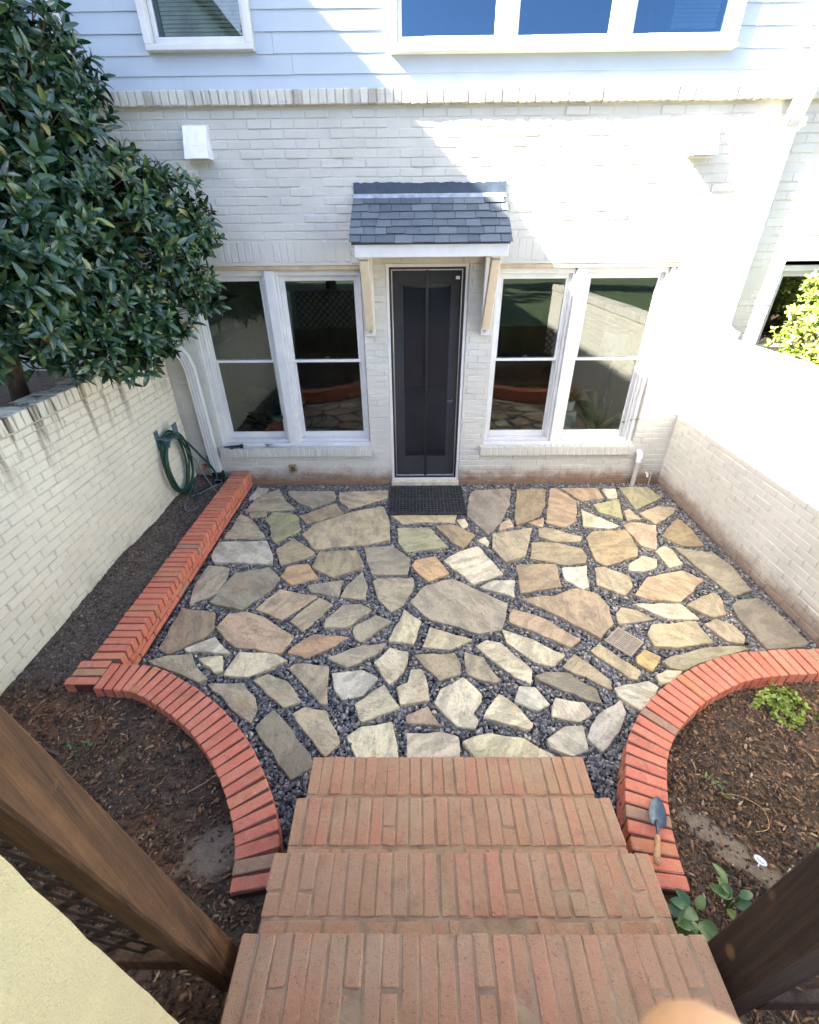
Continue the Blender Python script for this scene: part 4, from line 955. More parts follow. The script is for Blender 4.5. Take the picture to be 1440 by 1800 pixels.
for r_ in range(rows):
    t0 = -0.03+r_*0.158; t1 = t0+0.185; x = a0-0.016-random.uniform(0.02, 0.10)*(r_ % 2); flare = 0.016*(1-r_/rows)
    while x < a1+0.014:
        w = random.choice((0.10, 0.13, 0.16, 0.18)); p, q = max(x, a0-0.006-flare), min(x+w, a1+0.006+flare)-0.006; x += w
        if q-p < 0.03: continue
        j0 = random.gauss(0, 0.006); u = 0.010+random.uniform(0, 0.004); sag = -0.006*math.sin(math.pi*(p-a0)/(a1-a0)) if r_ == 0 else 0
        V = [roofpt(p, t0+j0, u+0.004+sag), roofpt(q, t0+j0, u+0.004+sag), roofpt(q, t1, 0.004), roofpt(p, t1, 0.004), roofpt(p, t0+j0, u-0.001+sag), roofpt(q, t0+j0, u-0.001+sag), roofpt(q, t1, 0.0015), roofpt(p, t1, 0.0015)]
        obj('shingle', rawmesh('shingle', V, [(0, 1, 2, 3), (7, 6, 5, 4), (0, 4, 5, 1), (3, 2, 6, 7), (0, 3, 7, 4), (1, 5, 6, 2)], M['shingle']), roof)
V = [roofpt(a0-0.004, 0.895, 0.012), roofpt(a1+0.004, 0.895, 0.012), roofpt(a1+0.004, 1.0, 0.010), roofpt(a0-0.004, 1.0, 0.010), roofpt(a0-0.004, 0.895, 0.007), roofpt(a1+0.004, 0.895, 0.007), roofpt(a1+0.004, 1.0, 0.005), roofpt(a0-0.004, 1.0, 0.005)]
obj('metal_flashing', rawmesh('metal_flashing', V, [(0, 1, 2, 3), (7, 6, 5, 4), (0, 4, 5, 1), (3, 2, 6, 7), (0, 3, 7, 4), (1, 5, 6, 2)], M['flashmetal']), cp)
m = MB(); nn = 40; rr = random.Random(3)
V = [(a0-0.002+(a1-a0+0.004)*i/nn, WY-0.016, 2.962) for i in range(nn+1)] + [(a0-0.002+(a1-a0+0.004)*i/nn, WY-0.014, 3.052+rr.gauss(0, 0.004)) for i in range(nn+1)]
V += [(a, WY-0.002, c) for a, b, c in V]; k2 = 2*(nn+1)
F = [(i, i+1, nn+2+i, nn+1+i) for i in range(nn)] + [(nn+1+i, nn+2+i, k2+nn+2+i, k2+nn+1+i) for i in range(nn)]
m.add(V, F).build('wall_flashing', M['flash'], cp)
MB().box((-0.497, EY+0.018, 2.484), (0.835, EY+0.05, 2.582), 0.004).build('fascia', M['trim'], cp)
MB().box((-0.495, EY+0.052, 2.556), (0.833, WY-0.006, 2.570)).build('soffit', M['soffit'], cp)
for s in (-1, 1):
    x = -0.497 if s < 0 else 0.835
    V = [(x, EY+0.05, 2.572), (x, WY-0.006, 2.572), (x, WY-0.006, 2.93), (x, EY+0.05, 2.60)]; V += [(x-s*0.02, b, c) for a, b, c in V]
    obj('gable_board', rawmesh('gable_board', V, [(0, 1, 2, 3), (7, 6, 5, 4), (0, 4, 5, 1), (1, 5, 6, 2), (2, 6, 7, 3), (3, 7, 4, 0)], M['trim']), cp)
for x in (-0.425, 0.745):
    b = MB()
    b.box((x-0.044, EY+0.045, 2.470), (x+0.044, WY-0.006, 2.555), 0.004)
    b = b.build('bracket', M['trim'], cp)
    MB().box((x-0.043, WY-0.085, 1.765), (x+0.043, WY-0.006, 2.468), 0.004).build('bracket_post', M['trim'], b)
    MB().obox((x, EY+0.10, 2.47), (x, WY-0.10, 1.845), 0.082, 0.085, (0, 1, 0.3), 0.004).build('brace', M['bracket'], b)
    MB().lathe([(0.0, -0.012), (0.012, -0.012), (0.014, 0.0), (0.014, 0.004)], (x, WY-0.088, 1.80), 10, 'y').build('bolt', M['metal'], b)
    MB().lathe([(0.0, -0.010), (0.010, -0.010), (0.012, 0.0), (0.012, 0.004)], (x, EY+0.043, 2.515), 10, 'y').build('bolt', M['metal'], b)

# ---- vent hoods
def vent(x0, x1, z0, z1, label):
    t = thing('vent_hood', ((x0+x1)/2, WY, z0), label, 'vent', 'dryer vent hoods on the brick wall')
    d0, d1 = 0.035, 0.125
    V = [(x0, WY-d1, z0), (x1, WY-d1, z0), (x1, WY-d0, z1), (x0, WY-d0, z1), (x0, WY+0.002, z0), (x1, WY+0.002, z0), (x1, WY+0.002, z1), (x0, WY+0.002, z1)]
    obj('hood', rawmesh('hood', V, [(0, 1, 2, 3), (3, 2, 6, 7), (0, 3, 7, 4), (1, 5, 6, 2)], M['pvcw']), t)
    MB().box((x0-0.012, WY-0.008, z0-0.012), (x1+0.012, WY+0.002, z1+0.012), 0.002).build('flange', M['trim'], t)
    MB().box((x0+0.02, WY-0.09, z0+0.02), (x1-0.02, WY-0.085, z0+0.09)).build('flap', M['roomdark'], t)
vent(-1.945, -1.745, 3.225, 3.455, 'white vent hood on the shaded brick near the tree')
vent(2.405, 2.605, 3.215, 3.445, 'white vent hood in full sun near the white downspout')

# ---- downspouts
def bar_path(root, name, P, w, d, mat):
    for a, b in zip(P[:-1], P[1:]): MB().obox(a, b, w, d, (0, -1, 0.02), 0.006).build(name, mat, root)
def profile_pipe(path, w, d, n_ribs=3):
    """rectangular pipe with a ribbed front swept along a path in a plane facing -Y"""
    P = [Vector(p) for p in path]; prof = [(-w/2, 0.0)]
    prof += [(-w/2, d)]
    for k in range(n_ribs):
        a = -w/2+w*(k+0.25)/n_ribs; b = -w/2+w*(k+0.75)/n_ribs; prof += [(a-0.004, d), (a, d-0.006), (b, d-0.006), (b+0.004, d)]
    prof += [(w/2, d), (w/2, 0.0)]
    V = []; n_ = len(prof)
    for i, p in enumerate(P):
        t = (P[min(i+1, len(P)-1)]-P[max(i-1, 0)]).normalized(); o_ = Vector((0, -1, 0)); o_ = (o_-t*o_.dot(t)).normalized(); s_ = t.cross(o_)*-1
        if s_.x < 0: s_ = -s_
        V += [tuple(p+s_*a+o_*b) for a, b in prof]
    F = [(i*n_+k, i*n_+(k+1) % n_, (i+1)*n_+(k+1) % n_, (i+1)*n_+k) for i in range(len(P)-1) for k in range(n_)]
    return MB().add(V, F)
ds = thing('downspout', (-2.33, WY, 0.1), 'cream downspout bending from the tree down to the soil bed beside the window', 'downspout')
Yd = WY-0.012
profile_pipe([(-2.765, WY-0.03, 6.5), (-2.765, WY-0.03, 3.80), (-2.765, WY-0.075, 3.60), (-2.765, WY-0.03, 3.45), (-2.765, Yd, 3.3), (-2.765, Yd, 1.98)], 0.10, 0.07).build('upper_pipe', M['trim'], ds)
profile_pipe([(-2.765, Yd, 1.98), (-2.75, Yd, 1.88), (-2.69, Yd, 1.79), (-2.60, Yd, 1.73), (-2.50, Yd, 1.66), (-2.43, Yd, 1.56), (-2.40, Yd, 1.44)], 0.10, 0.072).build('elbow', M['trim'], ds)
profile_pipe([(-2.40, Yd, 1.45), (-2.39, Yd, 0.20)], 0.098, 0.07).build('lower_pipe', M['trim'], ds)
MB().box((-2.445, WY-0.10, 0.115), (-2.325, WY-0.005, 0.21), 0.01).box((-2.43, WY-0.17, 0.105), (-2.30, WY-0.09, 0.165), 0.012).build('drain_boot', M['black'], ds)
d2 = thing('downspout', (3.2, WY, 1.7), 'sunlit white downspout jogging over the brick band beside the white wall', 'downspout')
profile_pipe([(3.20, WY-0.03, 6.5), (3.20, WY-0.03, 3.95), (3.195, WY-0.06, 3.86), (3.185, WY-0.085, 3.74), (3.18, WY-0.085, 3.60), (3.175, WY-0.05, 3.47), (3.17, Yd, 3.40)], 0.105, 0.075).build('upper_pipe', M['trim'], d2)
profile_pipe([(3.17, Yd, 3.43), (3.17, Yd, 1.86)], 0.112, 0.08).build('lower_pipe', M['trim'], d2)
profile_pipe([(3.17, Yd, 1.88), (3.19, WY-0.03, 1.80), (3.25, WY-0.06, 1.745), (3.32, WY-0.08, 1.72)], 0.108, 0.078).build('outlet_elbow', M['trim'], d2)

# ---- pipes, outlet, nozzle
pv = thing('waste_pipe', (2.70, 4.93, 0), 'grey upright pipe with a white elbow at the wall corner', 'pipe')
MB().tube([(2.705, 4.94, -0.05), (2.70, 4.94, 0.36)], 0.026, 14).build('riser', M['pvc'], pv)
MB().tube([(2.70, 4.94, 0.31), (2.70, 4.94, 0.375), (2.70, 4.955, 0.405), (2.70, 4.985, 0.415), (2.70, 5.0, 0.415)], [0.034, 0.034, 0.036, 0.034, 0.034], 14).build('elbow', M['pvcw'], pv)
sv = thing('drain_stub', (2.86, 4.95, 0), 'short cream pipe stub with thin tube in the patio corner', 'pipe')
MB().tube([(2.865, 4.995, 0.135), (2.865, 4.955, 0.135), (2.865, 4.945, 0.10)], 0.014, 10).build('stub', M['ceramic'], sv)
MB().tube([(2.905, 4.99, 0.15), (2.905, 4.95, 0.14), (2.905, 4.945, -0.02)], 0.006, 8).build('thin_tube', M['pvc'], sv)
ob = thing('outlet_box', (-1.47, WY, 0.22), 'small aged outdoor outlet box low on the brick wall', 'outlet')
ring(MB(), -1.515, -1.425, 0.17, 0.275, WY-0.035, WY+0.0, 0.016).build('cover', M['outlet'], ob)
MB().box((-1.50, WY-0.018, 0.185), (-1.44, WY-0.002, 0.26), 0.003).build('socket', M['roomdark'], ob)
nz_ = thing('spray_nozzle', (-2.1, 4.97, 0.52), 'black hose spray nozzle lying on the brick window sill', 'nozzle')
MB().tube([(-2.245, 4.965, 0.522), (-2.19, 4.962, 0.524), (-2.13, 4.958, 0.530), (-2.08, 4.954, 0.534), (-2.055, 4.952, 0.536)], [0.006, 0.010, 0.013, 0.016, 0.014], 10).build('barrel', M['black'], nz_)
MB().tube([(-2.052, 4.952, 0.536), (-2.040, 4.951, 0.538), (-2.012, 4.949, 0.538), (-2.008, 4.949, 0.538)], [0.018, 0.025, 0.026, 0.018], 14).build('head', M['black'], nz_)
MB().tube([(-2.10, 4.950, 0.526), (-2.13, 4.925, 0.522), (-2.155, 4.915, 0.520)], [0.010, 0.011, 0.009], 8).build('grip', M['black'], nz_)

# ---- hose on its hanger
hg = thing('hose_hanger', (XL, 4.52, 0.85), 'blue grey metal hose hanger bolted to the cream wall', 'hanger')
MB().box((XL+0.002, 4.36, 0.74), (XL+0.010, 4.44, 0.94), 0.002).build('back_plate', M['hanger'], hg)
MB().obox((XL+0.008, 4.40, 0.86), (XL+0.13, 4.40, 0.845), 0.05, 0.012).build('arm', M['hanger'], hg)
V = []; F = []
for i in range(9):
    a = math.pi*(0.12+0.76*i/8); V += [(XL+0.01, 4.50+0.14*math.cos(a), 0.73+0.13*math.sin(a)), (XL+0.13, 4.50+0.14*math.cos(a), 0.73+0.13*math.sin(a))]
F = [(2*i, 2*i+1, 2*i+3, 2*i+2) for i in range(8)]
V += [(a, b, c-0.006) for a, b, c in V]; F += [tuple(q+18 for q in f[::-1]) for f in F]
obj('saddle', rawmesh('saddle', V, F, M['hanger']), hg)
MB().box((XL+0.115, 4.53, 0.80), (XL+0.13, 4.62, 0.96), 0.003).build('front_lip', M['hanger'], hg)
def loops():
    P = []; rr = random.Random(9); n_ = 5
    for k in range(n_*28+1):
        a = 2*math.pi*k/28+math.pi/2; c = k/28
        ry = 0.205+0.018*math.sin(c*2.3)+0.01*c; rz = 0.335+0.02*math.sin(c*1.7)
        P.append((XL+0.035+0.017*c+0.004*math.sin(k), 4.52-ry*math.cos(a)*-1, 0.54+rz*math.sin(a)-0.004*c))
    return P
hz = thing('garden_hose', (XL+0.08, 4.52, 0.5), 'dark green garden hose coiled on the hanger by the soil bed', 'hose')
lo = loops(); MB().tube(lo, 0.0115, 8).build('coil', M['hose'], hz, smooth=True)
e = lo[-1]; tail = spline([e, (XL+0.16, 4.66, 0.72), (XL+0.22, 4.80, 0.46), (XL+0.26, 4.88, 0.30), (XL+0.30, 4.86, 0.17), (XL+0.27, 4.70, 0.15), (XL+0.20, 4.5, 0.155), (XL+0.26, 4.33, 0.15)], 8)
MB().tube(tail, 0.0115, 8).build('tail', M['hose'], hz, smooth=True)
tb = thing('loose_tubing', (-2.4, 4.6, 0.15), 'thin grey tubing loosely curled on the dark soil below the hose', 'tubing')
MB().tube(spline([(-2.58, 4.72, 0.62), (-2.52, 4.76, 0.45), (-2.46, 4.72, 0.32), (-2.36, 4.62, 0.24), (-2.28, 4.55, 0.17), (-2.24, 4.52, 0.16)], 8), 0.006, 6).build('tube', M['hosegrey'], tb, smooth=True)
MB().tube(spline([(-2.5, 4.42, 0.16), (-2.42, 4.52, 0.155), (-2.33, 4.64, 0.17), (-2.27, 4.72, 0.16), (-2.3, 4.8, 0.16), (-2.38, 4.8, 0.17)], 8), 0.006, 6).build('tube', M['hosegrey'], tb, smooth=True)
MB().tube(spline([(-2.50, 4.28, 0.16), (-2.47, 4.18, 0.155), (-2.42, 4.12, 0.15), (-2.36, 4.14, 0.15), (-2.34, 4.22, 0.15)], 8), 0.006, 6).build('tube', M['hosegrey'], tb, smooth=True)
tp = thing('garden_tap', (-2.47, 4.95, 0.3), 'old garden tap with grey box low on the wall behind the hose', 'tap')
MB().tube([(-2.52, 5.0, 0.27), (-2.52, 4.93, 0.27), (-2.52, 4.91, 0.245)], [0.014, 0.016, 0.014], 10).build('spout', M['brass'], tp)
MB().lathe([(0.0, -0.006), (0.022, -0.004), (0.024, 0.004), (0.0, 0.008)], (-2.52, 4.94, 0.305), 10).build('tap_wheel', M['brass'], tp)
MB().box((-2.485, 4.93, 0.26), (-2.44, 4.995, 0.40), 0.004).build('timer_box', M['hosegrey'], tp)

# ---- door mat and drain
mt = thing('door_mat', (0.155, 4.58, 0.0), 'black rubber grid door mat in front of the screen door', 'door mat')
m = MB(); x0, x1, y0, y1 = -0.275, 0.590, 4.262, 4.895
for i in range(23):
    x = x0+(x1-x0)*i/22; w = 0.008 if i % 8 else 0.016; m.box((x-w/2, y0, 0.002), (x+w/2, y1, 0.018))
for j in range(17):
    y = y0+(y1-y0)*j/16; w = 0.009 if j % 8 else 0.018; m.box((x0, y-w/2, 0.004), (x1, y+w/2, 0.0205))
m.build('grid', M['rubber'], mt)
MB().box((x0+0.01, y0+0.01, -0.012), (x1-0.01, y1-0.01, -0.002)).build('underside', M['gravelbed'], mt)
gr = thing('drain_grate', (1.60, 2.42, 0.0), 'square tan slotted drain grate set among the flagstones', 'drain grate')
Wg = TRS((1.60, 2.42, 0.0), (0, 0, 0.72)); ring(MB(), -0.105, 0.105, -0.105, 0.105, -0.012, 0.004, 0.012).build('frame', M['grate'], gr, Wg @ Matrix.Rotation(math.pi/2, 4, 'X'))
for i in range(11):
    x = -0.088+0.176*i/10; MB().box((x-0.005, -0.1, -0.008), (x+0.005, 0.1, 0.003), 0.001).build('bar', M['grate'], gr, Wg)
for y in (-0.035, 0.035): MB().box((-0.1, y-0.004, -0.01), (0.1, y+0.004, 0.001), 0.001).build('bar', M['grate'], gr, Wg)

# ---- trowel on the planter
tw = thing('garden_trowel', (1.14, 1.05, 0.2), 'hand trowel with steel blade and pale wooden handle on the brick planter', 'trowel')
tip = Vector((1.228, 1.198, 0.213)); heel = Vector((1.158, 1.060, 0.222)); ax = (tip-heel).normalized(); sd = Vector((ax.y, -ax.x, 0)).normalized()
V = []; prof = [(0.0, 0.030), (0.10, 0.037), (0.35, 0.040), (0.6, 0.036), (0.8, 0.026), (0.93, 0.014), (1.0, 0.002)]
Lt = (tip-heel).length
for t_, w in prof:
    for k in range(-3, 4):
        u = k/3; V.append(tuple(heel+ax*(t_*Lt)+sd*(w*u)+Vector((0, 0, 0.016*u*u*(1-t_*0.6)))))
F = [(i*7+k, i*7+k+1, (i+1)*7+k+1, (i+1)*7+k) for i in range(len(prof)-1) for k in range(6)]; nV = len(V)
V += [(a, b, c-0.0025) for a, b, c in V]; F += [tuple(q+nV for q in f[::-1]) for f in F]
obj('blade', rawmesh('blade', V, F, M['darkmetal'], True), tw)
sh = heel-ax*0.055+Vector((0, 0, 0.018))
MB().tube([heel+ax*0.03+Vector((0, 0, 0.004)), heel-ax*0.01+Vector((0, 0, 0.012)), sh], [0.007, 0.006, 0.006], 10).build('shank', M['darkmetal'], tw, smooth=True)
MB().tube([sh-ax*d+Vector((0, 0, 0.0)) for d in (-0.004, 0.004, 0.03, 0.07, 0.10, 0.125, 0.132)], [0.009, 0.0125, 0.0135, 0.0145, 0.0155, 0.013, 0.004], 14).build('handle', M['handle'], tw, smooth=True)
# ================================================================== PLANTS
def leaf_template(w=0.15, droop=0.14, fold=0.05):
    T_ = ((0.16, 0.62), (0.38, 1.0), (0.64, 0.88), (0.88, 0.52)); V = [(0, 0, 0)]
    for t, f in T_: zc = 0.10*t-(0.10+droop)*t*t; V += [(t, -w*f, zc+fold*f), (t, 0, zc), (t, w*f, zc+fold*f)]
    V.append((1, 0, -droop)); T = [(0, 1, 2), (0, 2, 3)]
    for i in range(3):
        a = 1+3*i; T += [(a, a+3, a+4), (a, a+4, a+1), (a+1, a+4, a+5), (a+1, a+5, a+2)]
    T += [(10, 13, 11), (11, 13, 12)]
    return np.array(V), np.array(T)
def leaf_frames(O, D, N, S):
    """arrays of leaf origins, directions, up-hints and sizes -> (n,3,3) frames"""
    D = D/np.linalg.norm(D, axis=1)[:, None]; Y = np.cross(N, D); Y /= (np.linalg.norm(Y, axis=1)[:, None]+1e-9); Z = np.cross(D, Y)
    return np.stack([D*S[:, None], Y*S[:, None], Z*S[:, None]], 2)
def leaves_mesh(name, O, R_, tmpl, mat):
    V, T = tmpl; P = np.einsum('nij,kj->nki', R_, V)+O[:, None]; F = (T[None]+(np.arange(len(O))*len(V))[:, None, None]).reshape(-1, 3)
    return fastmesh(name, P.reshape(-1, 3), F, mat)
def whorls(C, A, r, nmin, nmax, size, spread=(0.5, 1.25), gap=0.02):
    """rosettes of leaves at tips C pointing along A"""
    O, D, N, S = [], [], [], []
    for c, a in zip(C, A):
        a = a/np.linalg.norm(a); t = np.cross(a, [0.3, 0.2, 0.93]); t /= np.linalg.norm(t); b = np.cross(a, t); n = r.integers(nmin, nmax+1); ph = r.uniform(0, 6.28)
        for k in range(n):
            an = ph+k*2.4; lift = spread[0]+(spread[1]-spread[0])*(k/n); s = size*r.uniform(0.55, 1.2)
            d = a*math.cos(lift)+(t*math.cos(an)+b*math.sin(an))*math.sin(lift)+np.array([0, 0, -0.12])
            O.append(c-a*gap*(k % 4)*0.7); D.append(d); N.append(a+r.normal(0, 0.25, 3)); S.append(s)
    return np.array(O), np.array(D), np.array(N), np.array(S)
def clump_tips(clumps, per, r, shell=0.5):
    C, A = [], []
    for (x, y, z, R_) in clumps:
        n = int(per*R_*R_)+4; v = r.normal(0, 1, (n, 3)); v /= np.linalg.norm(v, axis=1)[:, None]; rad = R_*(shell+(1-shell)*r.uniform(0, 1, n)**0.5)*np.where(r.uniform(0, 1, n) < 0.06, r.uniform(1.1, 1.35, n), r.uniform(0.85, 1.10, n))
        c = np.array([x, y, z]); C.append(c+v*rad[:, None]); A.append(v+np.array([0.15, -0.15, 0.55])+r.normal(0, 0.25, (n, 3)))
    return np.concatenate(C), np.concatenate(A)
def branchy(name, root, trunk, tips, mat, parent, r0, step=7):
    m = MB(); m.tube(trunk, [r0*(1-0.55*i/(len(trunk)-1)) for i in range(len(trunk))], 8)
    T = [np.array(p) for p in trunk]
    for k in range(0, len(tips), step):
        tp_ = tips[k]; b = min(T[1:], key=lambda q: np.linalg.norm(q-tp_)+max(0, q[2]-tp_[2])*2); mid = (b+tp_)/2+np.array([0, 0, -0.03])+rng.normal(0, 0.03, 3)
        m.tube([b, mid, tp_], [0.010, 0.006, 0.003], 5)
    return m.build(name, mat, parent, smooth=True)

# ---- the big evergreen over the garden wall
CL = [(-2.622, 4.3, 3.693, 0.42), (-2.66, 4.4, 3.60, 0.32), (-2.707, 3.9, 3.206, 0.5), (-2.42, 4.0, 3.15, 0.42), (-2.486, 3.5, 2.711, 0.5), (-2.258, 3.9, 2.852, 0.45), (-2.13, 4.3, 2.98, 0.28), (-1.930, 4.4, 2.835, 0.30), (-1.87, 4.5, 2.677, 0.22), (-2.117, 4.0, 2.566, 0.4), (-2.328, 3.4, 2.382, 0.42), (-1.960, 4.4, 2.341, 0.27), (-1.885, 4.5, 2.195, 0.17), (-2.133, 3.6, 2.137, 0.33), (-2.115, 4.1, 2.03, 0.24), (-2.494, 3.1, 2.213, 0.33), (-2.299, 3.3, 1.996, 0.23), (-2.20, 3.5, 1.893, 0.19), (-2.515, 3.1, 2.471, 0.4), (-2.849, 4.2, 3.557, 0.5), (-2.2, 4.0, 1.93, 0.17), (-3.0, 3.3, 2.9, 0.6), (-2.9, 3.0, 2.3, 0.45), (-3.0, 3.8, 3.6, 0.55)]
r_ = np.random.default_rng(21)
C, A = clump_tips(CL, 700, r_, 0.30)
ok = (C[:, 1] < WY-0.12) & ~((C[:, 2] < 1.72) & (C[:, 0] < XL+0.05)); C, A = C[ok], A[ok]
tree = thing('evergreen_tree', (-3.3, 3.7, 1.4), 'large dark glossy leaved evergreen spilling over the cream garden wall', 'tree')
branchy('trunk', None, [(-3.3, 3.7, 1.35), (-3.22, 3.72, 1.9), (-3.0, 3.75, 2.35), (-2.75, 3.8, 2.75), (-2.6, 3.85, 3.15), (-2.62, 4.0, 3.5)], C, M['bark'], tree, 0.07, 5)
O, D, N, S = whorls(C, A, r_, 6, 11, 0.108, (0.40, 1.45))
Rm = leaf_frames(O, D, N, S); tm = leaf_template(0.170, 0.24, 0.055)
dist = np.linalg.norm(O-np.array(CAM), axis=1)
infr = np.array([in_frame(o, -0.02) for o in O]); order = np.argsort(np.where(infr, dist, 99)); pick = order[:300]; rest = np.setdiff1d(np.arange(len(O)), pick)
crown = obj('crown', leaves_mesh('crown', O[rest], Rm[rest], tm, M['leaf']), tree); crown['kind'] = 'stuff'
lm = [rawmesh('leaf', *leaf_template(w, d, f), M['leaf']) for w, d, f in ((0.165, 0.24, 0.055), (0.185, 0.34, 0.06), (0.15, 0.16, 0.045))]
for k, i in enumerate(pick):
    W = Matrix(((*Rm[i][0], O[i][0]), (*Rm[i][1], O[i][1]), (*Rm[i][2], O[i][2]), (0, 0, 0, 1))); obj('leaf', lm[k % 3], crown, W)

# ---- sunlit shrub behind the bright wall
def shrub(name, base, clumps, per, size, w, mat, label, cat, nmin=5, nmax=8, trunk=True, seed=1, group=None):
    r = np.random.default_rng(seed); C, A = clump_tips(clumps, per, r, 0.3)
    t = thing(name, base, label, cat, group)
    if trunk: branchy('stem', None, [base, tuple((np.array(base)+np.array(clumps[0][:3]))/2), clumps[0][:3]], C, M['bark'], t, 0.02, 6)
    O, D, N, S = whorls(C, A, r, nmin, nmax, size, gap=size*0.2)
    o = obj('foliage', leaves_mesh('foliage', O, leaf_frames(O, D, N, S), leaf_template(w, 0.14, 0.05), mat), t); o['kind'] = 'stuff'; return t
shrub('sunlit_shrub', (3.95, 4.55, 1.1), [(3.95, 4.45, 2.05, 0.32), (4.2, 4.3, 2.22, 0.38), (3.68, 4.45, 1.82, 0.26), (4.1, 4.0, 1.75, 0.40), (3.75, 4.1, 1.65, 0.28), (4.5, 4.3, 1.9, 0.45), (3.6, 3.75, 1.6, 0.22), (3.8, 4.55, 2.15, 0.26), (4.05, 4.55, 2.42, 0.28)], 1700, 0.062, 0.21, M['leaf_lime'], 'yellow green shrub in full sun behind the white garden wall', 'shrub', seed=31)
shrub('groundcover_plant', (2.30, 1.80, 0.09), [(2.30, 1.82, 0.13, 0.10), (2.20, 1.80, 0.11, 0.08), (2.38, 1.78, 0.11, 0.08), (2.28, 1.70, 0.11, 0.07), (2.42, 1.70, 0.10, 0.06)], 5200, 0.030, 0.34, M['leaf_lime'], 'low yellow green clump in the mulch beside the curved planter', 'plant', trunk=False, seed=32)
def broad_plant(base, n, size, hgt, label, seed):
    t = thing('broad_leaved_plant', base, label, 'plant', 'broad leaved plants by the dark post'); r = np.random.default_rng(seed)
    tm_ = [rawmesh('leaf', *leaf_template(w, 0.2, 0.10), M['leaf_g'], True) for w in (0.30, 0.36)]
    m = MB()
    for k in range(n):
        a = r.uniform(0, 6.28); rad = r.uniform(0.01, 0.05); h = hgt*r.uniform(0.4, 1.0); p = np.array(base)+np.array([math.cos(a)*rad, math.sin(a)*rad, h])
        d = np.array([math.cos(a), math.sin(a), r.uniform(0.1, 0.9)]); R3 = leaf_frames(p[None], d[None], np.array([[0, 0, 1.0]])+r.normal(0, 0.2, (1, 3)), np.array([size*r.uniform(0.7, 1.15)]))[0]
        obj('leaf', tm_[k % 2], t, Matrix(((*R3[0], p[0]), (*R3[1], p[1]), (*R3[2], p[2]), (0, 0, 0, 1)))); m.tube([base, (np.array(base)+p)/2+np.array([0, 0, 0.01]), p], 0.0025, 5)
    m.build('stem', M['leaf_g'], t)
broad_plant((1.02, 0.685, 0.18), 9, 0.070, 0.16, 'broad leaved plant nearest the top brick step', 41)
broad_plant((1.15, 0.72, 0.17), 9, 0.070, 0.14, 'dark broad leaved plant just beyond the dark post foot', 42)
broad_plant((1.33, 0.76, 0.16), 8, 0.070, 0.16, 'small broad leaved plant between the white tag and dark post', 43)
broad_plant((1.74, 0.84, 0.15), 7, 0.10, 0.20, 'broad leaved plant with two large bright leaves past the white tag', 44)
# weeds in the mulch beds
def weed(base, label, seed, n=14, size=0.03):
    t = thing('weed', base, label, 'weed'); r = np.random.default_rng(seed); O, D, N, S = [], [], [], []
    for k in range(n):
        a = r.uniform(0, 6.28); O.append(np.array(base)+np.array([r.normal(0, 0.03), r.normal(0, 0.03), r.uniform(0, 0.03)])); D.append([math.cos(a), math.sin(a), r.uniform(0.2, 1.4)]); N.append([0, 0, 1]); S.append(size*r.uniform(0.6, 1.4))
    O, D, N, S = map(np.array, (O, D, N, S)); obj('foliage', leaves_mesh('foliage', O, leaf_frames(O, D, N, S), leaf_template(0.14, 0.1, 0.04), M['leaf_g']), t)
weed((-1.92, 1.50, 0.135), 'small green weed in the mulch near the planter corner', 51, 16, 0.03)
weed((1.62, 1.28, 0.11), 'tiny green seedling in the mulch past the trowel blade', 53)
tg = thing('plant_tag', (1.62, 0.955, 0.12), 'white oval plant tag with dark print stuck in the mulch', 'plant tag')
Wt = TRS((1.615, 0.955, 0.140), (0.25, 0.15, -0.75), (0.62, 0.62, 0.62))
V = [(0.045*math.cos(2*math.pi*k/20), 0.026*math.sin(2*math.pi*k/20), z) for z in (0.0, 0.0025) for k in range(20)]
obj('plate', rawmesh('plate', V, [tuple(range(20, 40)), tuple(range(19, -1, -1))]+[(k, (k+1) % 20, 20+(k+1) % 20, 20+k) for k in range(20)], M['tagw']), tg, Wt)
m = MB()
for k, (x, w, h) in enumerate(((-0.022, 0.003, 0.014), (-0.014, 0.006, 0.006), (-0.004, 0.006, 0.008), (0.006, 0.006, 0.006), (0.016, 0.006, 0.008))): m.box((x, -0.010, 0.0026), (x+w, -0.010+h, 0.0034))
m.build('print', M['ink'], tg, Wt)
MB().box((-0.004, -0.05, -0.002), (0.004, -0.02, 0.001)).build('stake', M['tagw'], tg, Wt)
# twigs and a root lying on the mulch
for P, lab in (([(1.62, 1.26, 0.12), (1.70, 1.24, 0.135), (1.78, 1.18, 0.13), (1.76, 1.10, 0.12), (1.68, 1.08, 0.12)], 'pale curled root lying on the mulch beyond the trowel'),
               ([(-1.20, 1.25, 0.15), (-1.10, 1.32, 0.155), (-1.03, 1.42, 0.15)], 'pale bent twig lying in the mulch inside the planter curve')):
    tag(MB().tube(spline(P, 6), 0.0016, 6).build('twig', M['handle']), lab, 'twig')

